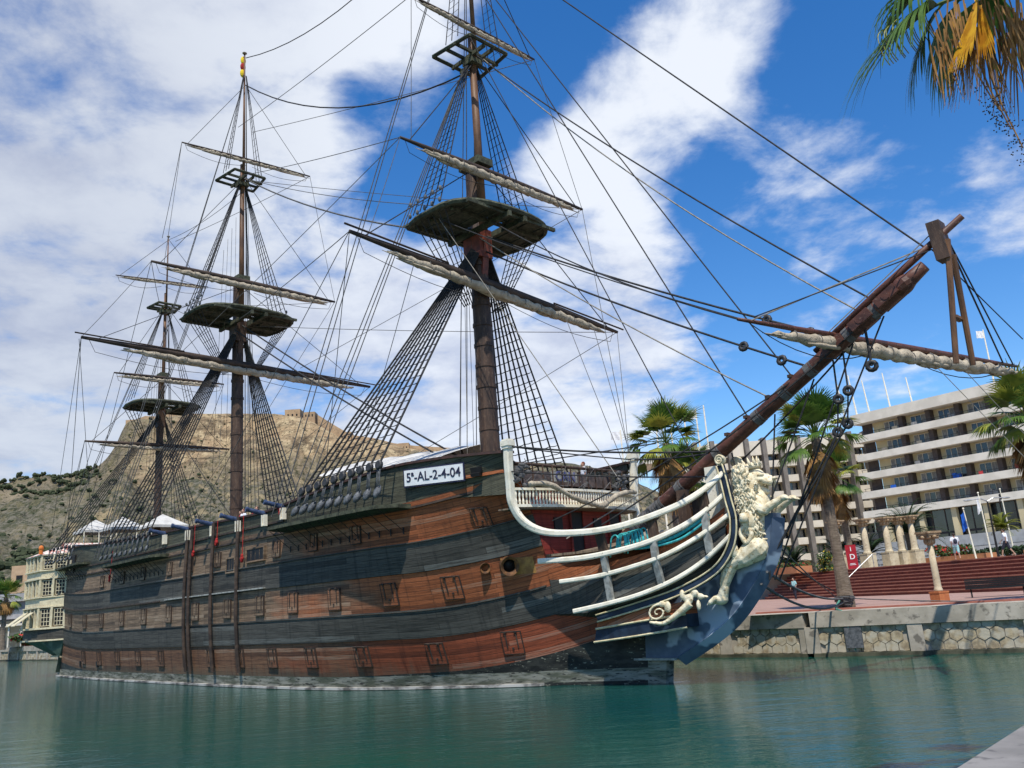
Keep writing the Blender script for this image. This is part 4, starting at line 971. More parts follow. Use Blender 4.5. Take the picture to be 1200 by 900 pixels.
# --- the lion: one carved body
L = MB()
for side in (1, -1):
    def V(u, v, z): return S(u, v*side, z)
    L.caps(V(55.75, .3, 6.35), V(56.35, .42, 6.05), .27, .19)        # upper foreleg
    L.caps(V(56.35, .42, 6.08), V(57.0, .32, 6.38), .18, .13)         # forearm
    L.ell(V(57.12, .31, 6.42), (.19, .15, .12))
    for k_ in (-1, 0, 1): L.caps(V(57.18, .31+k_*.09, 6.44), V(57.32, .31+k_*.1, 6.37), .055, .045, 6)
    L.caps(V(55.75, .32, 4.75), V(55.35, .55, 4.45), .5, .34)         # haunch
    L.caps(V(55.35, .55, 4.45), V(54.75, .62, 4.2), .33, .21)
    L.caps(V(54.8, .62, 4.2), V(54.45, .64, 3.5), .25, .15); L.caps(V(54.62, .62, 4.05), V(54.42, .64, 3.6), .22, .15)          # shank
    L.caps(V(54.45, .64, 3.45), V(54.32, .64, 3.15), .17, .2)
    L.ell(V(54.22, .66, 3.04), (.3, .27, .2))
    for k_ in (-1.5, -.5, .5, 1.5): L.caps(V(54.15, .7+k_*.14, 3.1), V(53.95+.03*abs(k_), .74+k_*.16, 2.97), .1, .095, 8); L.caps(V(53.93, .74+k_*.16, 2.96), V(53.83, .75+k_*.17, 2.86), .05, .015, 6)
    L.ell(V(56.25, .19, 7.38), (.17, .1, .07)); L.ell(V(56.32, .2, 7.2), (.12, .1, .07)); [L.caps(V(55.95+.03*r9, .38+.03*r9, 5.95-.16*r9), V(56.22, .2, 5.85-.17*r9), .04, .03, 6) for r9 in range(5)]; L.ell(V(55.86, .42, 7.62), (.1, .07, .15))   # brow, ear
    L.caps(V(56.2, .14, 7.22), V(56.55, .13, 7.08), .15, .13); L.ell(V(56.72, .06, 7.2), (.08, .09, .06)); L.caps(V(56.6, .1, 6.98), V(56.6, .1, 6.86), .035, .015, 6)          # muzzle sides
L.caps(S(55.65, 0, 4.8), S(55.9, 0, 5.5), .5, .38)     # belly
L.caps(S(55.85, 0, 5.5), S(55.85, 0, 6.35), .46, .58)    # chest
L.caps(S(55.7, 0, 6.5), S(55.75, 0, 7.2), .52, .48)      # neck
L.ell(S(55.95, 0, 7.32), (.4, .35, .36))                # skull
L.caps(S(56.15, 0, 7.28), S(56.56, 0, 7.18), .24, .15)   # nose
L.caps(S(56.0, 0, 6.9), S(56.36, 0, 6.76), .2, .1)     # lower jaw
for k_ in range(5): L.ell(S(56.12-.05*k_, 0, 5.05+.2*k_), (.2, .42, .05))    # belly folds
lion = remesh(L.build('figurehead', MT['lion'], SHIP), .024, 2, .5); lion['label'] = 'white carved rampant lion with crown and curly mane'
mn = MB(); rn = random.Random(11)      # mane of rolled locks
def curl(c, ax, up, r_, th):
    s_ = ax.cross(up).normalized(); pts = []
    for i in range(13):
        w_ = R(40*i+rn.uniform(-8, 8)); k_ = r_*(1-i/15); pts.append(c+(up*math.cos(w_)+s_*math.sin(w_))*k_+ax*(.012*i))
    mn.tube(pts, [th*(1-.04*i) for i in range(13)], 6)
def lock(c, n_, L_, th, ph, sway):
    s_ = n_.cross(Vector((0, 0, 1))).normalized(); pts = []
    for i in range(13):
        t = i/12; pts.append(c+Vector((0, 0, -L_*t))+s_*(math.sin(ph+t*9)*.06*(.4+t)+sway*t)+n_*(.04*math.sin(ph*2+t*8)+.05*t))
    e = pts[-1]
    for k_ in range(6): w_ = R(60*k_); pts.append(e+s_*(.07*(1-math.cos(w_)))*(1-k_/9)+Vector((0, 0, -.07*math.sin(w_))))
    mn.tube(pts, [th*(.55+.45*math.sin(math.pi*min(1, (i+2)/13)))*(1 if i < 13 else .7) for i in range(19)], 7)
for i in range(210):
    t = (i % 7)/6; z = lerp(5.95, 7.75, t)+rn.uniform(-.1, .1); side = 1 if i % 4 else -1; hw = lerp(.44, .5, t); ang = rn.uniform(-.75 if z < 7.05 else -.15, 1.35); cx_ = 55.6
    ub = cx_-.6*math.sin(ang)*lerp(.75, 1, t)+(.12 if t > .6 else 0)+.12; vv = (hw*math.cos(ang*.9)+.13)*side
    n_ = (S(ub, vv, z)-S(cx_+.2, 0, z)).normalized(); lock(S(ub, vv, z), n_, rn.uniform(.45, .75), rn.uniform(.045, .07), rn.uniform(0, 6), rn.uniform(-.12, .12))
for i in range(90):
    t = rn.random(); a = rn.uniform(-1.0, 1.0); side = 1 if rn.random() < .75 else -1
    z = lerp(5.55, 7.75, t); cx_ = lerp(55.45, 55.6, t); hw = lerp(.38, .5, math.sin(math.pi*min(1, t+.15)))
    ang = rn.uniform(-.55 if z < 7.0 else -.1, 1.3)
    ub = cx_-.5*math.sin(ang)*lerp(.7, 1, t)+(.12 if t > .6 else 0)+.14; vv = (hw*math.cos(ang*.95)+.14)*side
    n_ = (S(ub, vv, z)-S(cx_+.25, 0, z)).normalized(); curl(S(ub, vv, z), n_, Vector((rn.uniform(-.5, .5), 0, 1)).normalized(), rn.uniform(.09, .17), rn.uniform(.03, .055))
for i in range(70):       # beard and face ruff
    side = 1 if i % 2 else -1; ang = rn.uniform(.2, 2.9); q_ = S(55.88+.02*rn.random(), side*rn.uniform(.28, .44), 7.2-.5*math.sin(ang)); q_.x += .3*math.cos(ang)
    curl(q_, Vector((.1, -side, 0)).normalized(), Vector((0, 0, 1)), .09, .035)
mn.tube(smooth_path([S(55.55, .62, 5.6), S(55.45, .72, 5.3), S(55.65, .72, 4.95), S(55.85, .66, 5.25), S(55.75, .62, 5.55)], 5), [.09]*21, 6)
mn.build('mane', MT['lion'], lion, smooth=True)
q = MB(); q.tube(smooth_path([S(55.35, .5, 5.5), S(55.12, .72, 5.15), S(55.0, .78, 4.7), S(55.1, .8, 4.45)], 5), .05, 6); q.ell(S(55.1, .78, 4.75), (.2, .12, .3)); q.build('tail', MT['lion'], lion, smooth=True)
q = MB(); dcr = Vector((-.28, 0, .96)).normalized()
cc = S(55.8, 0, 7.68)
cxv = Vector((0, 1, 0)).cross(dcr).normalized()
for k_ in range(12):
    w_ = 2*math.pi*k_/12; a = cc+(cxv*math.cos(w_)*.37+Vector((0, 1, 0))*math.sin(w_)*.35); q.tube([a, a+dcr*.2, a+dcr*.34+(a-cc)*.15], [.08, .055, .012], 6); q.ell(a+dcr*.05+(a-cc)*.06, (.04, .04, .04), None, 6, 5)
q.tube([cc-dcr*.08, cc-dcr*.05, cc+dcr*.07, cc+dcr*.1], [.36, .4, .4, .36], 20); q.tube([cc, cc+dcr*.2], [.33, .16], 16)
q.build('crown', MT['lion'], lion, smooth=True)
for side in (1, -1):
    q = MB(); q.ell(S(56.3, side*.2, 7.27), (.045, .03, .035)); q.build('eye', M('eye_shade', (.2, .14, .08)), lion)
b = MB(); b.tube([S(55.7, .75, 6.0), S(55.72, .8, 5.7)], .16, 8); b.ell(S(55.72, .55, 5.75), (.36, .2, .42)); b.build('wing_fold', MT['lion'], lion, smooth=True)

# turquoise rope draped over the head, safety line
q = MB(); rn = random.Random(3)
for i in range(14):
    u = 50.4+rn.random()*1.2; v = railat(R2, u)[0]-.25; z = railat(R2, u)[1]+.55
    q.tube(smooth_path([S(u, v, z-.45-.3*rn.random()), S(u+.1, v-.05, z), S(u+.35, v-.1, z+.1), S(u+.5, v, z-.35)], 4), .035, 5)
q.tube(smooth_path([S(51.0, 2.15, 5.2), S(52.2, 1.75, 5.25), S(53.2, 1.4, 5.5), S(54.3, .85, 6.15)], 6), .07, 6); q.tube(smooth_path([S(51.2, 2.15, 5.15), S(52.2, 1.8, 5.15), S(53.3, 1.4, 5.35), S(54.3, .85, 6.0)], 6), .05, 6)
tag(q.build('rope_bundle', MT['rope_cyan'], SHIP, smooth=True))
st(S(47.2, 4.2, 9.75), S(47.2, -4.2, 9.7), .03, .05, 'rope', 'safety_line'); st(S(47.2, -4.2, 9.7), S(54.8, -.4, 8.6), .04, .1, 'rope', 'safety_line'); st(S(47.2, 4.2, 9.75), S(54.8, .4, 8.5), .04, .15, 'rope', 'safety_line')
st(S(47.2, 4.2, 8.7), S(54.2, .5, 7.6), .03, .1, 'rope', 'safety_line'); st(S(47.6, 1.5, 5.9), S(48.0, -3.6, 8.0), .03, 0, 'rope_light', 'safety_line')
b = MB(); b.box(S(54.2, 0, 6.9), (.5, .5, 2.2)); b.build('knight_head', MT['white'], SHIP)
b = MB(); b.box(S(53.0, .5, 6.3), (.4, .3, 1.9)); b.box(S(53.0, -.5, 6.3), (.4, .3, 1.9)); b.build('knight_head', MT['mast'], SHIP)
b = MB(); dd = (bs(53)-bs(50)).normalized()
for k_ in range(12): b.tube([bs(50.4+k_*.12)-dd*.05, bs(50.4+k_*.12)+dd*.05], .31+.03*random.random(), 12)
b.build('gammoning', MT['rope_grey'], SHIP)

# ================================================================== STERN GALLERY
plan = [(-6.6, 4.3), (-8.6, 5.75), (-12.6, 5.75), (-13.4, 4.9), (-13.4, -4.9), (-12.6, -5.75), (-8.6, -5.75), (-6.6, -4.3)]
def ring(k_, z, dz=0): return [S(-9+(u+9)*k_, v*(k_ if abs(v) > 4.5 else 1), z) for u, v in plan]
g_ = MB()
def band(z0, z1, k0, k1, m_):
    g_.m = m_; a, c = ring(k0, z0), ring(k1, z1); n = len(plan)
    for i in range(n): g_.quad(a[i], a[(i+1) % n], c[(i+1) % n], c[i])
def slab(z, th, k_, m_):
    g_.m = m_; a, c = ring(k_, z), ring(k_, z+th); n = len(plan)
    for i in range(n): g_.quad(a[i], a[(i+1) % n], c[(i+1) % n], c[i])
    g_.add(a, [tuple(range(n))]); g_.add(c, [tuple(range(n))])
band(.35, 1.6, .3, .55, 1); band(1.6, 3.0, .62, .98, 1); slab(1.55, .12, .66, 0); slab(2.95, .12, 1.03, 0)
band(3.0, 3.95, 1.0, 1.0, 2); slab(3.9, .16, 1.05, 0)
st_ = [(4.05, 5.65), (6.55, 8.0), (8.75, 9.95)]
band(3.95, 9.95, .93, .93, 3)
for i, (za, zb) in enumerate(st_):
    slab(zb, .1, 1.03, 0)
    if i < 2: band(zb+.1, st_[i+1][0], 1.0, 1.0, 0); slab(st_[i+1][0]-.08, .1, 1.03, 0)
gal = g_.build('stern_gallery', [MT['stern_cream'], MT['stern_green'], MT['hull_black'], MT['orange_wood']], SHIP)
for (za, zb) in st_:
    for e in range(3):
        a = S(*plan[e][:2], 0); c = S(*plan[e+1][:2], 0); t = (c-a); Lg = t.length; t.normalize(); n_ = Vector((t.y, -t.x, 0)); mid_ = S(-9.5, 0, 0)
        if (a-mid_).dot(n_) < 0: n_ = -n_
        nw = 2 if e == 0 else (4 if e == 1 else 1); up = Vector((0, 0, 1)); h = zb-za
        for k_ in range(nw+1):
            q = MB(); q.box(a+t*(Lg*k_/nw)+up*(za+h/2), (.2, .2, h), (t, n_, up)); q.build('pilaster', MT['stern_cream'], gal)
        for k_ in range(nw):
            ctr = a+t*(Lg*(k_+.5)/nw)+up*(za+h/2)-n_*.06; wd = Lg/nw-.42
            q = MB(); q.m = 0; q.box(ctr, (wd, .04, h-.25), (t, n_, up)); q.m = 1
            if (k_+e) % 3 != 2:
                for s_ in range(4): q.box(ctr+t*(-wd/2+wd*s_/3)+n_*.03, (.05, .05, h-.22), (t, n_, up))
                for s_ in range(5): q.box(ctr+up*(-(h-.25)/2+(h-.25)*s_/4)+n_*.032, (wd, .05, .05), (t, n_, up))
            q.build('window', [MT['dark'], MT['stern_cream']], gal)
for k_ in range(2):
    q = MB(); c0 = S(-9.6-k_*1.7, 5.9, 5.3); q.prism([c0, c0+Vector((-1.0, 0, 0)), c0+Vector((-1.3, -1.3, -1.0)), c0+Vector((-.3, -1.3, -1.0))], (0, 0, .06)); q.build('shutter', MT['stern_cream'], gal)
q = MB(); rg = [ring(1.04, 10.05), ring(.75, 10.75), ring(.35, 11.0)]
for k_ in range(2):
    for i in range(8): q.quad(rg[k_][i], rg[k_][(i+1) % 8], rg[k_+1][(i+1) % 8], rg[k_+1][i])
q.add(rg[2], [tuple(range(8))]); q.build('gallery_roof', M('roof_pale_red', (.66, .58, .50), (.45, .14, .10), 1.2, .7, (1, 4, 1), .5, .6), gal)
b = MB(); b.tube([S(-8.6, 5.9, 10.1), S(-8.6, 5.9, 10.5)], .16, 8); b.ell(S(-8.6, 5.9, 10.6), (.2, .2, .25)); b.build('stern_lantern', M('orange_ball', (.7, .2, .04)), SHIP)

# ================================================================== things on deck
for (u, v, sz, lab) in ((-5.6, 2.6, 1.35, 'white canopy over the aft deck, nearest the stern gallery'), (-2.2, 1.6, 1.4, 'small white canopy over the aft deck, middle of three'), (2.6, .2, 1.5, 'white pointed canopy on the aft deck beside the small mast')):
    w0 = SHIP.matrix_basis @ S(u, v, ztop(u)-1.25)
    t_ = empty('canopy', w0, R(-45), label=lab, cat='canopy', group='white canopies on the aft deck')
    q = MB(); n = 8
    q.add([(-sz, -sz, 2.7), (sz, -sz, 2.7), (sz, sz, 2.7), (-sz, sz, 2.7), (0, 0, 3.7), (-sz, -sz, 2.5), (sz, -sz, 2.5), (sz, sz, 2.5), (-sz, sz, 2.5)], [(0,1,4),(1,2,4),(2,3,4),(3,0,4),(0,5,6,1),(1,6,7,2),(2,7,8,3),(3,8,5,0)]); q.build('canopy_top', MT['awning'], t_)
    for sx_ in (-1, 1):
        for sy_ in (-1, 1): q = MB(); q.tube([(sx_*sz*.97, sy_*sz*.97, 0), (sx_*sz*.97, sy_*sz*.97, 2.6)], .05, 8); q.build('pole', MT['white'], t_)
w0 = SHIP.matrix_basis @ S(35.2, -.3, 8.1)
t_ = empty('awning', w0, R(-45), label='low white canvas awning stretched over the foredeck behind the shrouds', cat='awning')
q = MB(); xs = [-4.8+i*.85 for i in range(13)]; ys = [-3.2+i*.8 for i in range(9)]
vs = [(x, y, 2.6+1.05*(1-abs(y)/3.2)**.8+.06*math.sin(x*2.2)-.07*x) for x in xs for y in ys]
q.add(vs, [(i*9+j, (i+1)*9+j, (i+1)*9+j+1, i*9+j+1) for i in range(12) for j in range(8)]); q.build('awning_cloth', MT['awning'], t_, smooth=True)
for x in (-4, 0, 4):
    q = MB(); q.tube([(x, 0, 0), (x, 0, 3.55-.07*x)], .05, 8); q.build('pole', MT['spar'], t_)
# ================================================================== people
MT['skin'] = M('skin', (.45, .26, .18), rough=.6, bmp=0); MT['hair'] = M('dark_hair', (.04, .025, .018), rough=.7); MT['hair_red'] = M('auburn_hair', (.16, .04, .02), rough=.7)
MT['cloth_white'] = M('cloth_white', (.72, .73, .76), (.6, .62, .66), 9, .9); MT['cloth_dark'] = M('cloth_dark', (.03, .03, .045), rough=.9); MT['cloth_khaki'] = M('cloth_khaki', (.22, .2, .16), rough=.9)
MT['cloth_red'] = M('cloth_red', (.5, .05, .05), rough=.9); MT['cloth_teal'] = M('cloth_teal', (.35, .6, .6), rough=.9); MT['bag'] = M('bag_dark', (.03, .035, .06), rough=.7)
def person(loc, face, label, shirt='cloth_white', legs='cloth_dark', hair='hair', stride=.25, short=True, h=1.72, bag=False, arm=.15, group=None):
    """standing or walking figure; one continuous body with clothes and hair as children. local +x is forwards"""
    k = h/1.72; b = MB(); hip = .92; s = stride
    def P(x, y, z): return Vector((x*k, y*k, z*k))
    for sd, f in ((1, s), (-1, -s)):
        kn = P(f*.55+.04, sd*.1, .5); an = P(f*1.0-(.06 if f < 0 else 0), sd*.1, .09+(.06 if f < 0 else 0))
        b.caps(P(0, sd*.09, hip), kn, .088*k, .06*k); b.caps(kn, an, .058*k, .036*k)
        b.caps(an+P(-.03, 0, -.04), an+P(.15, 0, -.055), .04*k, .03*k)
        sh = P(0, sd*.2, 1.42); el = P(-f*.5+.0, sd*.245, 1.15); ha = P(-f*.9+arm, sd*.235, .93)
        b.caps(sh, el, .05*k, .04*k); b.caps(el, ha, .037*k, .027*k); b.ell(ha+P(.02, 0, -.05), (.03*k, .022*k, .06*k))
        for q in range(4): b.caps(ha+P(.035-.02*q, 0, -.08), ha+P(.045-.02*q, -sd*.01, -.15+.01*abs(q-1)), .009*k, .007*k, 5)
        b.caps(ha+P(.04, 0, -.04), ha+P(.065, -sd*.02, -.09), .01*k, .008*k, 5)
    b.caps(P(0, 0, .95), P(0, 0, 1.1), .13*k, .12*k); b.caps(P(0, -.07, 1.15), P(0, -.1, 1.36), .115*k, .1*k); b.caps(P(0, .07, 1.15), P(0, .1, 1.36), .115*k, .1*k)
    b.caps(P(0, 0, 1.4), P(.01, 0, 1.54), .06*k, .052*k); b.ell(P(.015, 0, 1.61), (.095*k, .075*k, .115*k)); b.ell(P(.11, 0, 1.6), (.022*k, .015*k, .025*k)); b.ell(P(.095, 0, 1.56), (.02*k, .03*k, .012*k))
    for sd in (1, -1): b.ell(P(.0, sd*.078, 1.6), (.02*k, .012*k, .03*k))
    body = remesh(b.build('person', MT['skin'], None, loc=loc, rotz=face), .014, 3)
    tag(body, label, 'person', group)
    c = MB(); c.caps(P(0, 0, .98), P(0, 0, 1.1), .155*k, .14*k); c.caps(P(0, -.08, 1.15), P(0, -.1, 1.37), .135*k, .115*k); c.caps(P(0, .08, 1.15), P(0, .1, 1.37), .135*k, .115*k)
    for sd, f in ((1, s), (-1, -s)): c.caps(P(0, sd*.19, 1.41), P(-f*.3, sd*.245, 1.24), .068*k, .066*k)
    remesh(c.build('shirt', MT[shirt], body), .02, 3)
    c = MB(); c.caps(P(0, 0, .9), P(0, 0, .99), .145*k, .14*k)
    for sd, f in ((1, s), (-1, -s)):
        kn = P(f*.55+.04, sd*.1, .5); c.caps(P(0, sd*.09, hip-.03), kn, .108*k, .085*k)
        if not short: c.caps(kn, P(f*1.0-(.06 if f < 0 else 0), sd*.1, .14), .08*k, .065*k)
    remesh(c.build('shorts' if short else 'trousers', MT[legs], body), .02, 3)
    c = MB(); c.ell(P(-.012, 0, 1.64), (.1*k, .086*k, .105*k)); remesh(c.build('hair', MT[hair], body), .02, 2)
    for sd in (1, -1): c = MB(); c.ell(P(.1, sd*.03, 1.622), (.01*k, .012*k, .008*k)); c.build('eye', MT['dark'], body)
    if bag:
        c = MB(); c.ell(P(-.18, 0, 1.2), (.08*k, .13*k, .18*k)); c.build('rucksack', MT['bag'], body)
    return body
person((21.2, 70.0, 2.0), R(200), 'person in a pale shirt and dark trousers standing under the bow beside the brick steps', legs='cloth_dark', short=False, stride=.05, shirt='cloth_teal')
person((29.7, 60.3, 4.1), R(75), 'person in white shirt with dark bag walking on the terrace left of the flagpoles', bag=True, stride=.18, h=1.8, legs='cloth_teal')
person((33.0, 60.0, 4.1), R(130), 'person in white T-shirt and dark shorts striding along the terrace right of the flagpoles', stride=.3, h=1.85)
ws = lambda u, v, z: SHIP.matrix_basis @ S(u, v, z)
for i, (u, v, sh, hr, lab) in enumerate(((24.3, 4.4, 'cloth_red', 'hair', 'person in red top at the ship rail, leftmost of the group at mid deck'), (25.2, 4.7, 'cloth_white', 'hair_red', 'person in white shirt at the ship rail, second of the mid deck group'),
        (25.9, 4.2, 'cloth_white', 'hair', 'person in white shirt behind the ship rail, third of the mid deck group'), (26.6, 4.6, 'cloth_red', 'hair_red', 'person in red shirt leaning at the ship rail, rightmost of the mid deck group'))):
    person(ws(u, v, ztop(u)-1.05), R(210+20*i), lab, shirt=sh, hair=hr, stride=.04, h=1.75, group='people at the mid deck rail')
person(ws(45.9, -2.0, 7.95), R(190), 'auburn haired person on the forecastle deck behind the netting rail', shirt='cloth_white', hair='hair_red', stride=.04)

# ================================================================== steps and terrace
STA, STB = Vector((21.6, 80.5, 0)), Vector((31.6, 43.0, 0)); sd_ = (STB-STA).normalized(); sn = Vector((-sd_.y, sd_.x, 0)); sn = sn if sn.x > 0 else -sn
MT['brick'] = M('brick_steps', (.36, .16, .105), (.28, .12, .08), 1.2, .85, c3=(.38, .17, .11), s3=5)
MT['brick_dark'] = M('brick_riser', (.20, .06, .04), (.14, .042, .03), 2, .9)
b = MB(); ns = 9; rs = 2.1/ns
for i in range(ns):
    a = STA+sn*.36*i; c = STB+sn*.36*i; z0 = 2.0+rs*i
    b.m = 1; b.prism([a+Vector((0,0,z0-.02)), c+Vector((0,0,z0-.02)), c+sn*.4+Vector((0,0,z0-.02)), a+sn*.4+Vector((0,0,z0-.02))], (0, 0, rs-.05))
    b.m = 0; b.prism([a-sn*.03+Vector((0,0,z0+rs-.07)), c-sn*.03+Vector((0,0,z0+rs-.07)), c+sn*.4+Vector((0,0,z0+rs-.07)), a+sn*.4+Vector((0,0,z0+rs-.07))], (0, 0, .07))
tag(b.build('steps', [MT['brick'], MT['brick_dark']]), 'wide flight of dark red brick steps rising from the promenade to the terrace', 'steps')
b = MB(); o0 = sn*.36*ns; A_ = STA+o0; B_ = STB+o0
b.prism([A_+Vector((0,0,1.9)), B_+Vector((0,0,1.9)), Vector((140, 43, 1.9)), Vector((140, 190, 1.9)), Vector((A_.x-8, 190, 1.9)), Vector((A_.x-8, 90, 1.9)), Vector((A_.x-3, 82, 1.9))], (0, 0, 2.2))
tag(b.build('terrace', M('terrace_paving', (.42, .36, .28), (.34, .29, .22), .4, .9)), kind='structure')
def handrail(t, lab):
    a = STA.lerp(STB, t); r_ = empty('handrail', a+Vector((0, 0, 2.0)), 0, label=lab, cat='handrail', group='metal handrails on the brick steps')
    q = MB(); pts = [(0, 0, 0), (0, 0, .9), tuple(sn*3.3+Vector((0, 0, 3.1))), tuple(sn*3.9+Vector((0, 0, 3.1))), tuple(sn*3.9+Vector((0, 0, 2.1)))]
    q.tube(pts, .03, 6); q.tube([sn*3.3+Vector((0,0,2.1)), sn*3.3+Vector((0,0,3.1))], .03, 6); q.build('rail', MT['steel'], r_)
MT['steel'] = M('galvanised_steel', (.45, .45, .43), (.3, .3, .3), 5, .4, metal=.6)
handrail(.30, 'metal handrail on the brick steps near the red information sign'); handrail(.83, 'metal handrail on the brick steps below the flagpoles')

# ================================================================== columns
MT['col'] = M('column_stone', (.55, .47, .32), (.44, .36, .24), 2, .8, c3=(.30, .22, .14), s3=7); MT['capital'] = M('capital_stone', (.42, .30, .18), (.28, .19, .11), 5, .85, bmp=.8, bd=.05)
MT['terracotta'] = M('terracotta', (.48, .17, .06), (.40, .13, .05), 4, .8)
def column(loc, hh, r_, label, ped, group=None, wide=1.0):
    t = empty('stone_column', loc, R(20), label=label, cat='column', group=group)
    b = MB(); w_, hp_, mt_ = ped; b.box((0, 0, hp_/2), (w_, w_, hp_)); b.box((0, 0, hp_+.04), (w_*1.06, w_*1.06, .08)); b.build('pedestal', mt_, t)
    b = MB(); z0 = hp_+.08; b.lathe([(r_*1.3, 0), (r_*1.3, .08), (r_*1.1, .16), (r_*1.05, .25), (r_, (hh-z0)*.4), (r_*.86, hh-z0)], (0, 0, z0), 20); b.build('shaft', MT['col'], t, smooth=True)
    b = MB(); c = hh; b.lathe([(r_*.9, 0), (r_*1.05, .12), (r_*.95, .16), (r_*1.3*wide, .42), (r_*1.5*wide, .5)], (0, 0, c), 16)
    for i in range(8):
        w2 = math.pi*i/4; d = Vector((math.cos(w2), math.sin(w2), 0)); b.ell(d*r_*1.15+Vector((0, 0, c+.22)), (.09, .09, .16)); b.ell(d*r_*1.55*wide+Vector((0, 0, c+.42)), (.12, .12, .1))
    b.box((0, 0, c+.56), (r_*3.3*wide, r_*3.3*wide, .12)); b.box((0, 0, c+.66), (r_*3.7*wide, r_*3.7*wide, .1)); b.build('capital', MT['capital'], t)
for (x, y, lab) in ((27.35, 76, 'cream stone column beside the large palm trunk, left of the red sign'), (29.75, 76, 'cream stone column just right of the red information sign'), (31.65, 76, 'cream stone column in the middle of the row before the date palm'),
                    (32.95, 76.4, 'cream stone column fourth in the row, left of the pair'), (33.9, 76, 'rightmost cream stone column of the row on the terrace'), (33.6, 77.6, 'cream stone column half hidden behind the rightmost pair of the row')):
    column((x, y, 4.1), 3.5, .27, lab, (.95, 1.15, MT['col']), 'stone columns in a row on the terrace', 1.15)
column((20.55, 44.3, 2.0), 2.75, .165, 'slender cream column on an orange plinth standing alone by the quay', (.62, .42, MT['terracotta']), None, 1.45)
# bench
t = empty('bench', (24.3, 45.9, 2.0), R(-28), label='long dark metal bench facing the water in front of the brick steps', cat='bench')
b = MB(); b.box((0, 0, .45), (2.9, .5, .05)); b.build('seat', MT['dark'], t); b = MB()
for i in range(5): b.box((0, .28+.02*i, .5+.1*i), (2.9, .035, .085))
b.build('backrest', MT['dark'], t)
for sx_ in (-1.2, 1.2): b = MB(); b.tube([(sx_, -.22, 0), (sx_, -.15, .25), (sx_, 0, .42), (sx_, .22, .3), (sx_, .3, 0)], .035, 6); b.build('leg', MT['dark'], t)
# red information sign
t = empty('information_sign', (27.75, 74.4, 4.1), R(-22), label='dark red upright information sign with white symbols between two stone columns', cat='sign')
b = MB(); b.box((0, 0, 1.0), (.85, .18, 2.0)); b.build('panel', M('sign_red', (.36, .015, .025), rough=.5, bmp=0), t)
text_obj('symbol', 'i', .55, MT['plate'], t, (0, -.1, 1.65), Vector((1, 0, 0)), Vector((0, 0, 1))); text_obj('symbol', 'D', .6, MT['plate'], t, (.05, -.1, 1.0), Vector((1, 0, 0)), Vector((0, 0, 1)))
b = MB(); b.box((0, -.1, .35), (.5, .02, .04)); b.box((0, -.1, .45), (.4, .02, .04)); b.build('symbol', MT['plate'], t)
# flagpoles
def flagpole(loc, h, lab, flagm=None, group=None, fs=(.55, 1.3), lean=0, r_=.07, up=False):
    t = empty('flagpole', loc, 0, label=lab, cat='flagpole', group=group)
    b = MB(); b.tube([(0, 0, 0), (lean, 0, h)], [r_, r_*.55], 8); b.ell((lean, 0, h+.05), (.08, .08, .08)); b.build('pole', MT['white'], t)
    if flagm:
        b = MB(); n = 8; w_, hh = fs; vs = []
        for i in range(n+1):
            for j in range(n+1):
                x = -w_*i/n; z = h-.15-hh*j/n-(.35*i/n if not up else -.12*i/n); vs.append((lean*.95+x, .08*math.sin(i*1.3+j*.5), z))
        b.add(vs, [(i*(n+1)+j, (i+1)*(n+1)+j, (i+1)*(n+1)+j+1, i*(n+1)+j+1) for i in range(n) for j in range(n)]); b.build('flag', flagm, t, smooth=True)
MT['flag_blue'] = M('flag_blue', (.02, .12, .5), rough=.8); MT['flag_white'] = M('flag_white', (.75, .75, .75), rough=.8)
flagpole((34.9, 68, 4.1), 3.9, 'white flagpole with a drooping blue flag on the terrace before the hotel', MT['flag_blue'], 'flagpoles on the terrace', (.35, 1.3), -.25)
flagpole((37.2, 70, 4.1), 5.2, 'white flagpole with a limp white flag, middle of three on the terrace', MT['flag_white'], 'flagpoles on the terrace', (.3, 1.2), -.1)
flagpole((41.8, 75, 4.1), 5.8, 'white flagpole with small dark flag, right of three on the terrace', MT['cloth_dark'], 'flagpoles on the terrace', (.25, .6), -.1)
t = empty('street_lamp', (36.1, 67, 4.1), 0, label='dark street lamp with two curved arms on the terrace among the flagpoles', cat='lamp post')
b = MB(); b.tube([(0, 0, 0), (0, 0, 4.3)], [.09, .06], 8); b.build('pole', MT['dark'], t)
for s_ in (-1, 1): b = MB(); b.tube([(0, 0, 4.3), (s_*.5, 0, 4.55), (s_*1.3, 0, 4.5)], .05, 6); b.ell((s_*1.5, 0, 4.48), (.35, .14, .08)); b.build('lamp_arm', MT['steel'], t)
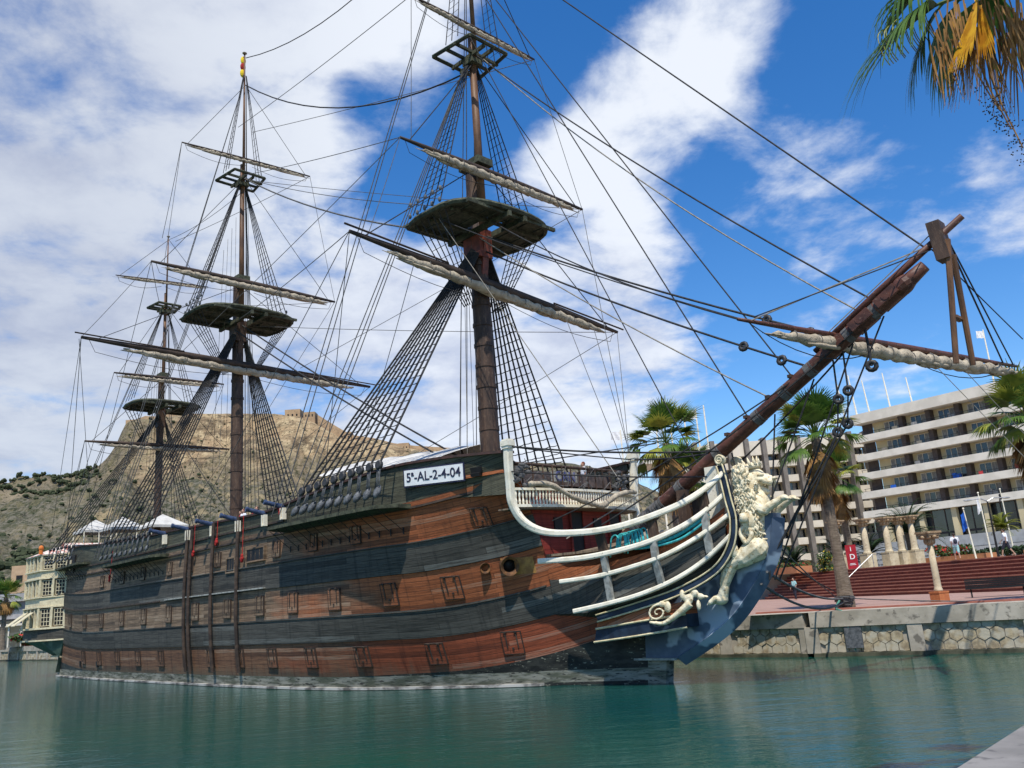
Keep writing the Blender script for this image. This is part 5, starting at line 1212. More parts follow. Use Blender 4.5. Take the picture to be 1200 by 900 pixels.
# mooring ropes and bollards
t = empty('bollard', (15.7, 44.0, 2.0), 0, label='dark iron mooring bollard wound with ropes at the foot of the big palm', cat='bollard')
b = MB(); b.lathe([(.32, 0), (.3, .05), (.2, .1), (.18, .45), (.3, .55), (.3, .62)], (0, 0, 0), 14); b.build('post', MT['dark'], t)
b = MB(); rn = random.Random(8)
for i in range(7):
    r_ = .3+.03*i; pts = [((r_+rn.uniform(-.04, .04))*math.cos(R(30*k)), (r_+rn.uniform(-.04, .04))*math.sin(R(30*k)), .12+.07*i+.04*math.sin(k)) for k in range(13)]; b.tube(pts, .035, 5)
tag(b.build('rope_coil', MT['rope_grey'], None, loc=(15.7, 44.0, 2.0)), 'tangled coil of grey mooring rope around the iron bollard', 'rope coil')
bow_w = ws(56.2, .2, 4.2)
for i, (p1, p2, sag, mt_, lab) in enumerate(((ws(56.0, .2, 3.9), (15.7, 44.0, 2.5), .35, 'rope_grey', 'thick grey mooring rope from the blue bow to the bollard, upper one'), (ws(55.7, .2, 3.5), (15.6, 43.9, 2.3), .55, 'rope_grey', 'grey mooring rope sagging low from the blue bow to the bollard'),
        (ws(56.4, .2, 5.0), (18.5, 52.0, 2.1), .2, 'rope_grey', 'thin mooring rope from the bow tip to the promenade behind the palm'), ((15.8, 44.0, 2.5), (34, 35.5, 2.15), .5, 'rope_grey', 'long grey rope running from the bollard along the quay to the right'),
        (ws(56.3, .2, 4.6), (21.5, 58.0, 2.1), .3, 'rope', 'dark mooring rope from the bow to the promenade near the steps'))):
    b = MB(); b.tube(sagline(p1, p2, sag, 16), .05 if i < 2 else .03, 6, caps=True); tag(b.build('mooring_rope', MT[mt_]), lab, 'rope', 'mooring ropes at the bow')
b = MB(); b.tube(smooth_path([(15.3, 43.6, 2.4), (14.6, 42.2, 2.1), (14.55, 41.2, 1.9), (14.7, 41.1, .9), (14.9, 41.1, -.1)], 5), .05, 6); tag(b.build('mooring_rope', MT['rope_green']), 'green rope hanging from the bollard down the quay wall into the water', 'rope', 'mooring ropes at the bow')
b = MB()
for x, y, w_ in ((14.9, 41.05, .75),): b.box((x, y+.12, 1.0), (w_, .5, 1.3), (dq, nq, Vector((0, 0, 1))))
tag(b.build('rubber_fender', MT['deadeye_grey'], None), 'dark block fender against the quay wall under the green rope', 'fender')

# ================================================================== palms
MT['frond'] = M('palm_green', (.11, .19, .03), (.05, .11, .018), 2, .5, bmp=0); MT['frond_y'] = M('palm_yellow', (.34, .34, .05), (.18, .22, .035), 2, .5, bmp=0)
MT['dead'] = M('palm_dead', (.36, .20, .07), (.18, .10, .04), 2, .9, bmp=0, c3=(.55, .30, .05), s3=4); MT['trunk'] = M('palm_trunk', (.23, .18, .13), (.13, .10, .07), 3, .9, (1, 1, 5), .35, .65, .8, .05)
MT['date'] = M('date_green', (.05, .095, .035), (.025, .05, .02), 2, .5, bmp=0)
for k_ in ('frond', 'frond_y', 'date', 'dead'):      # thin leaves let some light through
    nt = MT[k_].node_tree; pb = nt.nodes['Principled BSDF']; tr = N(nt, 'ShaderNodeBsdfTranslucent'); ms = N(nt, 'ShaderNodeMixShader'); ms.inputs[0].default_value = .25
    nt.links.new(pb.inputs['Base Color'].links[0].from_socket, tr.inputs[0]); nt.links.new(pb.outputs[0], ms.inputs[1]); nt.links.new(tr.outputs[0], ms.inputs[2]); nt.links.new(ms.outputs[0], nt.nodes['Material Output'].inputs[0])
def leaflet(b, o, d, n, L, w, droop, segs=3):
    s_ = d.cross(n).normalized(); prev = None; p = o.copy(); dd = d.copy()
    for i in range(segs+1):
        ww = w*(1-(i/segs)**1.6)+.004; cur = (p-s_*ww, p+s_*ww)
        if prev: b.quad(prev[0], prev[1], cur[1], cur[0])
        prev = cur; dd = (dd+Vector((0, 0, -droop*(i+1)))).normalized(); p = p+dd*L/segs
def fan(b, o, d, pet, Rf, n, droop, rnd, spread=2.3, w=.045, segs=3):
    d = d.normalized(); side = d.cross(Vector((0, 0, 1))); side = side.normalized() if side.length > .1 else Vector((1, 0, 0)); up = side.cross(d).normalized()
    c = o+d*pet-Vector((0, 0, .12*pet)); b.tube([o, o.lerp(c, .5)+Vector((0, 0, .05*pet)), c], [.03, .015], 4)
    for i in range(n):
        a = (i/(n-1)-.5)*spread+rnd.uniform(-.03, .03); q = (d*math.cos(a)+side*math.sin(a)+up*(.12*abs(a)-.05)).normalized()
        leaflet(b, c, q, up, Rf*(1-.12*abs(a))*rnd.uniform(.85, 1.05), w, droop*(.6+.5*abs(a)), segs)
def fan_palm(base, h, lean, seed, label, cr=1.15, nf=34, skirt=1.6, r_=.27, group=None, name='palm_tree', hi=True):
    rnd = random.Random(seed); t = empty(name, base, 0, label=label, cat='palm tree', group=group); top = Vector((lean[0], lean[1], h))
    b = MB(); pts = [Vector((lean[0]*(i/10)**1.4, lean[1]*(i/10)**1.4, h*i/10)) for i in range(11)]; rr = [r_*(1.35-.5*min(1, i/3)) if i < 3 else r_*(.9-.02*i) for i in range(11)]
    b.tube(smooth_path(pts, 3), [interp(i/3, range(11), rr)*(1+.04*rnd.uniform(-1, 1)) for i in range(31)], 12); b.build('trunk', MT['trunk'], t)
    b = MB()
    for i in range(nf):
        w_ = i*2.399+rnd.uniform(-.3, .3); e = R(rnd.uniform(-30, 80)) if i > nf*.25 else R(rnd.uniform(45, 85)); d = Vector((math.cos(w_)*math.cos(e), math.sin(w_)*math.cos(e), math.sin(e)))
        b.m = 1 if rnd.random() < .22 else 0; fan(b, top+Vector((0, 0, rnd.uniform(-.15, .25))), d, rnd.uniform(.5, .95)*cr, rnd.uniform(.6, .8)*cr, 22 if hi else 14, .12+.12*(e < .3), rnd, w=.036*cr)
    b.build('crown', [MT['frond'], MT['frond_y']], t)
    if skirt:
        b = MB()
        for i in range(int(nf*1.1)):
            w_ = rnd.uniform(0, 6.28); z = -rnd.uniform(.1, 1)*skirt*.75; e = R(rnd.uniform(-80, -48)); d = Vector((math.cos(w_)*math.cos(e), math.sin(w_)*math.cos(e), math.sin(e)))
            fan(b, top+Vector((0, 0, z+.3)), d, .35*cr, rnd.uniform(.55, .85)*cr*(1.15+z/skirt*.4), 12, .25, rnd, 1.4, .035*cr, 2)
        b.build('dead_skirt', MT['dead'], t)
    return t
fan_palm((16.35, 45.6, 2.0), 8.9, (-.25, 0, 0), 1, 'tall fan palm with brown dead skirt beside the lion, trunk on the quay', 2.0, 48, 3.1, .33)
fan_palm((28.7, 77.0, 4.1), 8.2, (-.3, 0, 0), 2, 'second fan palm with a drooping golden skirt, right of the tall one', 2.2, 38, 3.6, .3)
fan_palm((10.9, 60.5, 2.0), 11.6, (-.2, 0, 0), 3, 'fan palm rising behind the forecastle rail and bowsprit', 2.5, 44, 4.2, .36)
fan_palm((12.9, 64.5, 2.0), 9.6, (.0, 0, 0), 14, 'smaller fan palm behind the white head rails', 2.1, 34, 4.0, .32)
fan_palm((22.9, 37.6, 2.0), 7.7, (-.1, 0, 0), 4, 'fan palm at the right edge in front of the hotel balconies', 1.9, 40, 2.2, .25)
fan_palm((-64.6, 108.0, 2.0), 6.2, (.1, 0, 0), 5, 'small fan palm on the far quay left of the stern gallery', 2.1, 34, .9, .35, hi=False)
fan_palm((8.8, 11.0, 2.0), 9.9, (-.05, 0, 0), 6, 'near fan palm whose hanging fronds and dead leaves enter the top right corner', .4, 4, 0, .22, name='palm_tree')
NP = Vector((8.35, 11.0, 11.95)); K = 1.75; np_ = [o for o in bpy.data.objects if o.get('label', '').startswith('near fan palm')][0]
rnd = random.Random(77); b = MB(); NL = NP-Vector(np_.location)
def nfan(bb, off, d, pet, Rf, n, droop, w=.02, spread=1.7): fan(bb, NL+Vector(off)*K, Vector(d), pet*K*.6, Rf*K, n, droop, rnd, spread, w*K, 5)
def P0(x, y, z): return Vector((x-.4, y, z-.28))-Vector(np_.location)
for (o, d, R_, n, spr, dr) in ((P0(7.15, 11.0, 11.95), (-1.5, -.2, -.62), 2.25, 36, 1.5, .075), (P0(7.3, 11.2, 12.1), (-1.2, .3, -1.3), 1.7, 28, 1.5, .12), (P0(7.3, 11.0, 12.3), (-1.7, -.1, .1), 1.8, 30, 1.5, .16),
                               (P0(7.6, 11.3, 12.2), (-.6, .6, -1.1), 1.6, 26, 1.4, .1), (P0(7.9, 10.8, 12.3), (-.3, -.9, .3), 1.7, 26, 1.5, .2), (P0(8.5, 11.2, 12.4), (.9, .2, .3), 1.8, 26, 1.5, .2), (P0(8.4, 11.6, 12.5), (.1, 1, .5), 1.8, 26, 1.5, .2)):
    b.m = 0; fan(b, o, Vector(d), .12, R_, n, dr, rnd, spr, .042, 6)
    b.tube([NL, NL.lerp(o, .5)+Vector((0, 0, .15)), o], [.04, .025], 6)
for i in range(16):      # pale fibres curling off the big leaf
    a = P0(6.9-.05*i+rnd.uniform(-.05, .05), 10.9, 11.88-.025*i); b.m = 1; b.tube(smooth_path([a, a+Vector((-.12, -.05, -.15)), a+Vector((-.1, -.05, -.45)), a+Vector((.0, 0, -.6))], 4), .008, 4)
b.build('crown', [MT['frond'], MT['frond_y']], np_)
b = MB()
for (o, d, R_, spr) in ((P0(7.25, 10.6, 11.35), (-.35, -.05, -1), 1.35, .75), (P0(7.5, 10.7, 11.5), (-.05, .1, -1), 1.5, .8), (P0(7.8, 10.6, 11.5), (-.15, .1, -1), 1.5, .8), (P0(8.1, 10.9, 11.7), (.1, .1, -1), 1.6, .9), (P0(7.0, 10.8, 11.3), (-.1, .05, -1), 1.1, .6)): fan(b, o, Vector(d), .1, R_, 20, .02, rnd, spr, .013, 4)
for i in range(130):
    p0 = P0(rnd.uniform(6.7, 8.3), rnd.uniform(10.4, 11), rnd.uniform(10.9, 11.8)); leaflet(b, p0, Vector((rnd.uniform(-.2, .2), rnd.uniform(-.2, .2), -1)).normalized(), Vector((0, 1, 0)), rnd.uniform(.4, 1.0), .010, .02, 4)
b.build('dead_leaves', MT['dead'], np_)
b = MB(); fan(b, P0(7.25, 10.35, 11.5), Vector((-.42, -.04, -.9)), .05, 1.15, 26, .0, rnd, .62, .034, 3); fan(b, P0(7.3, 10.38, 11.4), Vector((-.15, -.04, -.95)), .05, .85, 16, .0, rnd, .5, .03, 3)
b.build('yellow_leaf', M('leaf_golden', (.78, .42, .03), (.55, .24, .02), 6, .5, (1, 1, 1), .4, .6, bmp=0), np_)
b = MB(); rn = random.Random(31)
for (x0, L) in ((7.15, 1.3), (7.35, 1.9), (7.25, 1.6)):
    pts = smooth_path([P0(x0, 10.6, 11.2), P0(x0+.03, 10.6, 11.2-L*.5), P0(x0+.22, 10.6, 11.2-L)], 6); b.m = 0; b.tube(pts, [.018, .008], 5); b.m = 1
    for i in range(70):
        q = pts[-1-rn.randrange(5)]+Vector((rn.uniform(-.16, .14), rn.uniform(-.1, .1), rn.uniform(-.3, .1))); b.ell(q, (.011, .011, .011), None, 5, 4)
b.build('fruit_stalks', [MT['dead'], MT['dark']], np_)
def pinnate(b, o, d, L, droop, rnd, nl=26, ll=.5, w=.03):
    p = o.copy(); dd = d.normalized(); pts = [p.copy()]; seg = 10
    for i in range(seg): dd = (dd+Vector((0, 0, -droop*(i+1)/seg))).normalized(); p = p+dd*L/seg; pts.append(p.copy())
    b.tube(pts, [.035, .008], 4)
    for i in range(2, nl):
        t = i/nl*seg; k = min(int(t), seg-1); q = pts[k].lerp(pts[k+1], t-k); tg = (pts[k+1]-pts[k]).normalized(); s_ = tg.cross(Vector((0, 0, 1))).normalized()
        for sd in (1, -1): leaflet(b, q, (tg*.55+s_*sd+Vector((0, 0, .35))).normalized(), Vector((0, 0, 1)), ll*(1-.55*(i/nl)**2), w, .12, 2)
def date_palm(base, h, label, nf=40, L=3.0, seed=1, mat='date', r_=.35, group=None, ll=.55):
    rnd = random.Random(seed); t = empty('date_palm', base, 0, label=label, cat='palm tree', group=group); b = MB(); b.tube([(0, 0, 0), (0, 0, h*.5), (0, 0, h)], [r_*1.2, r_, r_*1.1], 12); b.build('trunk', MT['trunk'], t); b = MB()
    for i in range(nf):
        w_ = i*2.399; e = R(rnd.uniform(-10, 80)); pinnate(b, Vector((0, 0, h)), Vector((math.cos(w_)*math.cos(e), math.sin(w_)*math.cos(e), math.sin(e))), L*rnd.uniform(.85, 1.1), .22+.1*(e > 1), rnd, 24, ll, .035)
    b.build('crown', MT[mat], t)
date_palm((35.2, 79.6, 4.1), 2.9, 'bushy date palm with arching dark fronds behind the row of columns', 52, 3.6, 3, ll=.7)
date_palm((39.8, 72.5, 4.1), 2.4, 'small yellow green palm on the terrace beside the middle flagpoles', 22, 1.7, 4, 'frond_y', .12)
date_palm((24.6, 80, 4.1), .9, 'low spiky palm under the big palm, left of the red sign', 30, 2.3, 5, 'date', .2)
date_palm((28.3, 79, 4.1), 1.2, 'low palm between the columns behind the red sign', 34, 2.6, 6, 'date', .2)
date_palm((31.2, 79, 4.1), 1.3, 'low dark palm filling the gap behind the middle columns', 34, 2.4, 7, 'date', .2)
MT['leaf'] = M('shrub_leaf', (.055, .10, .02), (.03, .06, .015), 3, .6, bmp=0); MT['leaf_dark'] = M('shrub_dark', (.03, .06, .02), (.015, .03, .01), 3, .6, bmp=0)
def shrub(loc, dims, label, n=500, seed=0, mat='leaf', size=.13, flowers=None, cat='shrub', group=None, rot=0, name='shrub'):
    rnd = random.Random(seed); b = MB(); clumps = [(rnd.uniform(-1, 1), rnd.uniform(-1, 1), rnd.uniform(.1, 1), rnd.uniform(.3, .5)) for _ in range(9)]
    for i in range(n):
        c = rnd.choice(clumps); v = Vector((rnd.gauss(0, 1), rnd.gauss(0, 1), rnd.gauss(0, 1))).normalized()*c[3]*rnd.uniform(.6, 1)
        p = Vector(((c[0]*.6+v.x)*dims[0]/2, (c[1]*.6+v.y)*dims[1]/2, max(.02, (c[2]*.7+v.z*.6))*dims[2])); a = Vector((rnd.gauss(0, 1), rnd.gauss(0, 1), rnd.gauss(0, 1))).normalized(); q = a.orthogonal().normalized(); s_ = size*rnd.uniform(.6, 1.3)
        b.m = 1 if flowers and rnd.random() < .2 else 0; b.quad(p-a*s_, p+q*s_*.5, p+a*s_, p-q*s_*.5)
    return tag(b.build(name, [MT[mat], flowers or MT[mat]], None, loc=loc, rotz=rot), label, cat, group)
MT['flower_r'] = M('flowers_red', (.5, .04, .03), rough=.7); MT['flower_y'] = M('flowers_yellow', (.6, .42, .03), rough=.7); MT['planter'] = M('planter_clay', (.45, .20, .09), (.36, .15, .07), 2, .8)
shrub((22.9, 80.5, 4.1), (6, 2.5, 2.3), 'loose green shrub bank under the big palm on the terrace edge', 1600, 1, 'leaf', .2)
b = MB(); b.box((0, 0, .28), (5.6, 1.6, .56)); tag(b.build('planter', MT['planter'], None, loc=(22.9, 77.6, 4.1), rotz=R(-72)), 'long clay planter at the left end of the brick steps', 'planter')
shrub((22.9, 77.6, 4.62), (5.5, 1.5, .6), 'clipped hedge with red flowers in the planter left of the steps', 900, 2, 'leaf', .1, MT['flower_r'])
for i, (x, y, L, a) in enumerate(((36.6, 74.5, 7, -70), (41.2, 66.5, 7, -72))):
    b = MB(); b.box((0, 0, .25), (L, 1.2, .5)); tag(b.build('planter', MT['planter'], None, loc=(x, y, 4.1), rotz=R(a)), ('low clay planter right of the row of columns', 'low clay planter behind the striding person at the right edge')[i], 'planter')
    shrub((x, y, 4.55), (L, 1.6, 1.3), ('reddish and green shrubs in the planter right of the columns', 'green hedge in the planter near the right flagpoles')[i], 1100, 9+i, 'leaf', .14, MT['flower_r'] if i == 0 else None, rot=R(a))
shrub((26.0, 75.6, 4.1), (2.0, 1.5, 1.9), 'yellow flowering bush left of the red information sign', 600, 21, 'leaf', .14, MT['flower_y'])
shrub((40, 71, 4.1), (14, 2, 1.0), 'dark green hedge below the hotel parapet', 2200, 22, 'leaf_dark', .16, rot=R(-60))

# ================================================================== hotel
MT['render_white'] = M('balcony_white', (.68, .62, .52), (.57, .52, .43), .5, .8, bmp=.1); MT['render_cream'] = M('wall_cream', (.60, .50, .30), (.52, .43, .26), .6, .85, bmp=.1)
MT['fin_brown'] = M('fin_brown', (.085, .065, .055), (.06, .045, .04), 2, .8); MT['curtain'] = M('curtain', (.30, .29, .27), (.16, .16, .16), 2, .9, (3, 3, 1)); MT['grey_wall'] = M('grey_parapet', (.34, .34, .33), (.27, .27, .26), 1, .85)
MT['glass_dark'] = glassmat('glass_dark', (.012, .015, .018))
HA = Vector((54.7, 136, 4.1)); he = Vector((15.6, -21, 0)).normalized(); hn = Vector((-he.y, he.x, 0)); hn = -hn if hn.y > 0 else hn; up = Vector((0, 0, 1)); HX = (he, hn, up)
hot = empty('hotel_building', HA, 0, label='white and cream hotel block with long rows of balconies and dark fins', cat='building')
def hb_(b, s0, s1, n0, n1, z0, z1): b.box(he*((s0+s1)/2)+hn*((n0+n1)/2)+up*((z0+z1)/2-4.1), (s1-s0, n1-n0, z1-z0), HX)
HL = 46
b = MB(); hb_(b, 1.9, HL, -14, -1.9, 4.0, 27); b.build('wall', MT['render_cream'], hot)
b = MB(); hb_(b, -.3, HL, -14.5, .5, 27.0, 28.55); b.build('roof_parapet', MT['render_white'], hot)
flo = [13.3, 16.3, 19.25, 22.2, 25.15]; rnd = random.Random(5)
tops = flo[1:]+[28.0]
for i, z in enumerate(flo[:]):
    if i < 5:
        b = MB(); zz = z; hb_(b, -.9+.15*i if i else -1.0, HL, -2.0, 0.3, zz-1.15, zz-.1+.0); b.build('balcony', MT['render_white'], hot)
    b = MB()
    for s in [x*.16 for x in range(0, int(HL/.16), 3)]: pass
    hb_(b, -.2, HL, .12, .18, z+.3, z+.36)
    for s in range(0, HL*1): hb_(b, s-.02, s+.03, .12, .17, z-.12, z+.32)
    b.build('railing', MT['dark'], hot)
for i, z in enumerate(flo):
    zt = 27.0 if i == 4 else tops[i]-1.15
    b = MB(); hb_(b, .05, 1.85, -1.9, -1.8, z-.1, zt); b.build('stair_recess', MT['fin_brown'], hot)
    for k_ in range(10):
        s = 3.4+k_*4.42
        fb = MB(); hb_(fb, s+3.45, s+4.15, -1.95, -.7, z-.12, zt); fb.build('fin', MT['fin_brown'], hot)
        wb_ = MB(); wb_.m = 0; hb_(wb_, s+.5, s+3.0, -1.92, -1.84, z-.1, z+1.55)
        wb_.m = 1; op = rnd.choice((0, 0, 1, 2))
        if op != 1: hb_(wb_, s+.55, s+1.3, -1.84, -1.8, z-.1, z+1.5)
        if op != 2: hb_(wb_, s+2.3, s+2.95, -1.84, -1.8, z-.1, z+1.5)
        wb_.m = 2
        for q in (.5, 1.3, 2.2, 3.0): hb_(wb_, s+q-.04, s+q+.04, -1.84, -1.76, z-.1, z+1.6)
        hb_(wb_, s+.45, s+3.05, -1.84, -1.76, z+1.52, z+1.62)
        wb_.build('balcony_window', [MT['glass_dark'], MT['curtain'], MT['render_white']], hot)
        if rnd.random() < .5:
            fq = MB(); x9 = s+rnd.uniform(.4, 2.8)
            if rnd.random() < .5: hb_(fq, x9, x9+.5, -1.3, -.8, z-.1, z+.75); hb_(fq, x9+.6, x9+1.2, -1.2, -.7, z-.1, z+.55)
            else: hb_(fq, x9, x9+rnd.uniform(.6, 1.1), .19, .22, z-.35, z+.34)
            fq.build('balcony_furniture', rnd.choice([MT['cloth_white'], MT['flag_blue'], MT['flower_y'], MT['cloth_khaki'], MT['curtain'], MT['cloth_red']]), hot)
b = MB(); hb_(b, 2, HL, -1.9, -1.4, 4.1, 12.1); b.build('ground_floor_glazing', MT['glass_dark'], hot)
for s in (2.2, 7.6, 12.6, 17.2, 21.8, 26.4, 31, 36): b = MB(); hb_(b, s, s+.75, -.9, -.2, 4.1, 12.15); b.build('pillar', MT['render_cream'], hot)
b = MB()
for s in range(3, HL, 2): hb_(b, s, s+.12, -1.4, -1.3, 4.1, 12.1)
hb_(b, 2, HL, -1.4, -1.28, 8.6, 8.9); b.build('glazing_bars', MT['fin_brown'], hot)
b = MB(); hb_(b, -2, HL, 1.5, 3.2, 4.0, 8.0); hb_(b, -2, HL, 3.2, 7.5, 4.0, 6.2); b.build('podium', MT['grey_wall'], hot)
b = MB()
for z in (5.2, 6.1): hb_(b, -2, HL, 3.19, 3.3, z+.2, z+.26)
for z in (4.8, 5.5): hb_(b, -2, HL, 7.5, 7.55, z, z+.06)
b.build('podium_groove', MT['dark'], hot)
# lower wing with projecting fins
W0 = Vector((28.0, 150, 4.1)); wing = empty('hotel_wing', W0, 0, label='lower pale hotel wing with dark window bands and tall projecting grey fins behind the bow', cat='building')
b = MB(); b.box((16.5, 7, 10.5), (33, 13, 21)); b.build('wall', MT['render_cream'], wing)
for i in range(8):
    z = 1.6+i*2.72
    q = MB(); q.box((16.5, -.2, z+.45+1.05), (33, 1.4, 1.15)); q.build('balcony', MT['render_white'], wing)
    if i < 7:
        for k_ in range(11):
            q = MB(); q.m = 0; q.box((1.6+k_*3.0, .45, z+2.75), (2.3, .1, 1.4)); q.m = 1
            for s_ in (-.7, .5): q.box((1.6+k_*3.0+s_, .38, z+2.75), (.5, .06, 1.35))
            q.build('window', [MT['glass_dark'], MT['curtain']], wing)
q = MB(); q.prism([(-6, -1.2, 20.9), (-6, -1.2, 21.7), (6, -1.2, 23.6), (33, -1.2, 23.6), (33, -1.2, 21.2)], (0, 9, 0)); q.build('roof_parapet', MT['render_white'], wing)
for k_ in range(11): q = MB(); q.box((3.1+k_*3.0, -1.35, 11.9), (.75, 2.2, 24)); q.build('fin', M('fin_grey', (.20, .175, .15), (.15, .13, .11), 1, .8) if k_ == 0 else bpy.data.materials['fin_grey'], wing)
def fpole(x, y, z, h, lab, fl=None, **k): flagpole((x, y, z), h, lab, fl, r_=.16, group='tall white flagpoles behind the hotel roof' if x > 40 else 'white flagpoles with flags far beyond the bow', **k)
for (x, h, lab) in ((53.3, 5.6, 'leftmost bare white pole above the hotel roof'), (55.3, 7.0, 'second bare white pole from the left above the hotel roof'), (57.4, 6.0, 'third bare white pole above the hotel roof, under the furled sail'), (60.9, 7.0, 'fourth bare white pole above the hotel roof'), (64.6, 6.0, 'fifth bare white pole above the hotel roof')):
    fpole(x, 128+8, 28.2, h, lab, lean=-.4)
fpole(76, 132, 28.2, 12, 'white pole with a small white flag above the right part of the hotel roof', MT['flag_white'], fs=(1.2, 1.2), up=True)
for (x, h, fl, lab) in ((13.7, 22.0, MT['flag_white'], 'leftmost white pole with small flag beyond the forecastle rail'), (18.4, 23.1, None, 'thin bare white pole beside the palm crown beyond the bow'), (20.3, 23.5, MT['flag_white'], 'white pole with a flying white flag above the palm behind the bow'),
                        (22.2, 24.0, MT['flag_white'], 'white pole with white flag, third flagged pole beyond the bow'), (23.8, 24.1, MT['flag_white'], 'white pole with white flag just left of the bowsprit'), (24.9, 24.5, None, 'bare white pole nearest the bowsprit')):
    fpole(x, 110, 2.0, h, lab, fl, fs=(1.3, 1.1), up=True)

# ================================================================== left shore
b0 = empty('shore_building', (-106, 158, 2), R(0), label='low grey blue modern building on the left shore behind the palm', cat='building')
q = MB(); q.box((6, 5, 4.5), (40, 9, 9)); q.build('wall', M('wall_bluegrey', (.17, .19, .21), (.13, .15, .17), .5, .6), b0)
q = MB(); q.box((6, .2, 8.2), (40.5, 1.0, 1.3)); q.box((6, .2, 4.9), (40.5, 1.0, .8)); q.build('fascia', MT['grey_wall'], b0)
for i in range(12): q = MB(); q.box((-12+i*3.1, .4, 2.6), (2.3, .2, 3.2)); q.build('window', MT['glass'], b0)
b0 = empty('house', (-98.5, 172, 2), 0, label='small tan house with flat roof on the hillside above the grey building', cat='building')
q = MB(); q.box((0, 4, 7.5), (7, 8, 15)); q.build('wall', M('wall_tan', (.48, .33, .2), (.4, .27, .16), 1, .85), b0)
for x in (-1.8, 1.6): q = MB(); q.box((x, -.05, 12.5), (1.2, .2, 1.2)); q.build('window', MT['dark'], b0)
b0 = empty('church', (-77.2, 190, 2), 0, label='pale building with a blue banded yellow dome beyond the mizzen shrouds', cat='building')
q = MB(); q.box((0, 5, 9), (16, 9, 18)); q.box((0, .3, 18.3), (16.6, .8, .6)); q.build('wall', M('wall_pale', (.6, .55, .46), (.5, .46, .4), 1, .8), b0)
for i in range(7): q = MB(); q.box((-6.6+i*2.2, .45, 15.5), (1.0, .2, 2.0)); q.build('window', MT['dark'], b0)
q = MB(); q.m = 0; q.lathe([(1.9, 0), (1.9, 3.2), (2.1, 3.3), (2.1, 3.6)], (-.5, 5, 18), 16); q.m = 1; q.lathe([(1.8, 0), (1.6, .8), (1.1, 1.4), (.5, 1.8), (.1, 2.0)], (-.5, 5, 21.6), 16); q.m = 2; q.lathe([(1.95, 0), (1.95, 1.3)], (-.5, 5, 19.2), 16)
q.build('dome', [MT['render_white'], M('dome_yellow', (.7, .5, .12)), M('dome_blue', (.16, .3, .5))], b0)
b0 = empty('long_building', (-52, 185, 2), 0, label='long pale low building with a sloping tan roof behind the main mast', cat='building')
q = MB(); q.box((0, 5, 9), (30, 9, 18)); q.build('wall', bpy.data.materials['wall_pale'], b0); q = MB(); q.prism([(-17, -1, 18), (17, -1, 18), (15, 6, 22), (-15, 6, 22)], (0, 0, .4)); q.build('roof', M('roof_tan', (.33, .28, .18), (.25, .22, .14), .6, .9), b0)
for i in range(9): q = MB(); q.box((-13+i*3.2, .45, 14.5), (1.4, .2, 1.6)); q.build('window', MT['dark'], b0)
# small shelters on the far quay
b0 = empty('kiosk', (-77, 128.0, 2), R(10), label='small white framed kiosk on the far quay behind the little palm', cat='kiosk')
q = MB(); q.box((0, 0, 1.5), (7, 3, 3)); q.build('glazing', MT['glass'], b0); q = MB(); q.box((0, 0, 3.1), (8, 4, .3))
for x in (-3.5, -1.8, 0, 1.8, 3.5): q.box((x, -1.55, 1.5), (.2, .15, 3))
q.build('frame', MT['render_white'], b0)
shrub((-71, 127, 2), (10, 3, 2.2), 'reddish and green shrubs along the far left quay', 900, 40, 'leaf', .3, MT['flower_r'])

# ================================================================== the hill with the castle
RX = [-1500, -900, -700, -500, -450, -399, -375, -350, -325, -312, -303, -280, -242, -171, -150, -135, -110, -82, -40, -4, 54, 110, 160, 260, 500]
RH = [10, 20, 50, 82, 97, 108, 111, 115, 123, 138, 157, 159, 158, 153, 143, 132, 127, 120, 112, 104, 96, 70, 45, 15, 6]
D0 = [(300, 0), (340, .05), (400, .17), (470, .34), (540, .52), (590, .68), (615, .80), (638, .97), (655, 1.0), (700, .99), (800, .9), (1100, .55), (1500, .1)]
b = MB(); NA, ND = 460, 150; a0, a1 = -1.35, .62; vs = []
for i in range(NA+1):
    rt = a0+(a1-a0)*i/NA
    for j in range(ND+1):
        D = 230+(1500-230)*(j/ND)**1.35; X = rt*D; xr = rt*650
        Hh = interp(xr, RX, RH); cl = min(1, max(0, (xr+330)/40))*min(1, max(0, (60-xr)/200))
        nz = mnoise.fractal(Vector((X*.012, D*.012, 1.3)), .9, 2.1, 5); nf_ = mnoise.fractal(Vector((X*.05, D*.05, 4.3)), .8, 2.1, 4)
        f_ = max(0, interp(D+nz*22*(1 if D < 640 else 0), [p[0] for p in D0], [p[1] for p in D0]))
        soft = min(1, max(0, (D-250)/350)); f2 = lerp(soft**1.2, f_, .35+.65*cl)
        if D > 655: f2 = f_
        tr_ = Hh*f2; st_ = 9.0; k_ = math.floor(tr_/st_); fr = tr_/st_-k_; tr_ = lerp(tr_, (k_+min(1, max(0, (fr-.55)/.4)))*st_, .7*(1 if D < 640 else 0))
        z = 2.0+tr_+(nz*7+nf_*6.0)*min(1, f2*3)*(.25 if D > 630 else 1)
        vs.append((X, D, max(1.0, z) if D > 240 else 1.0))
b.add(vs, [(i*(ND+1)+j, (i+1)*(ND+1)+j, (i+1)*(ND+1)+j+1, i*(ND+1)+j+1) for i in range(NA) for j in range(ND)])
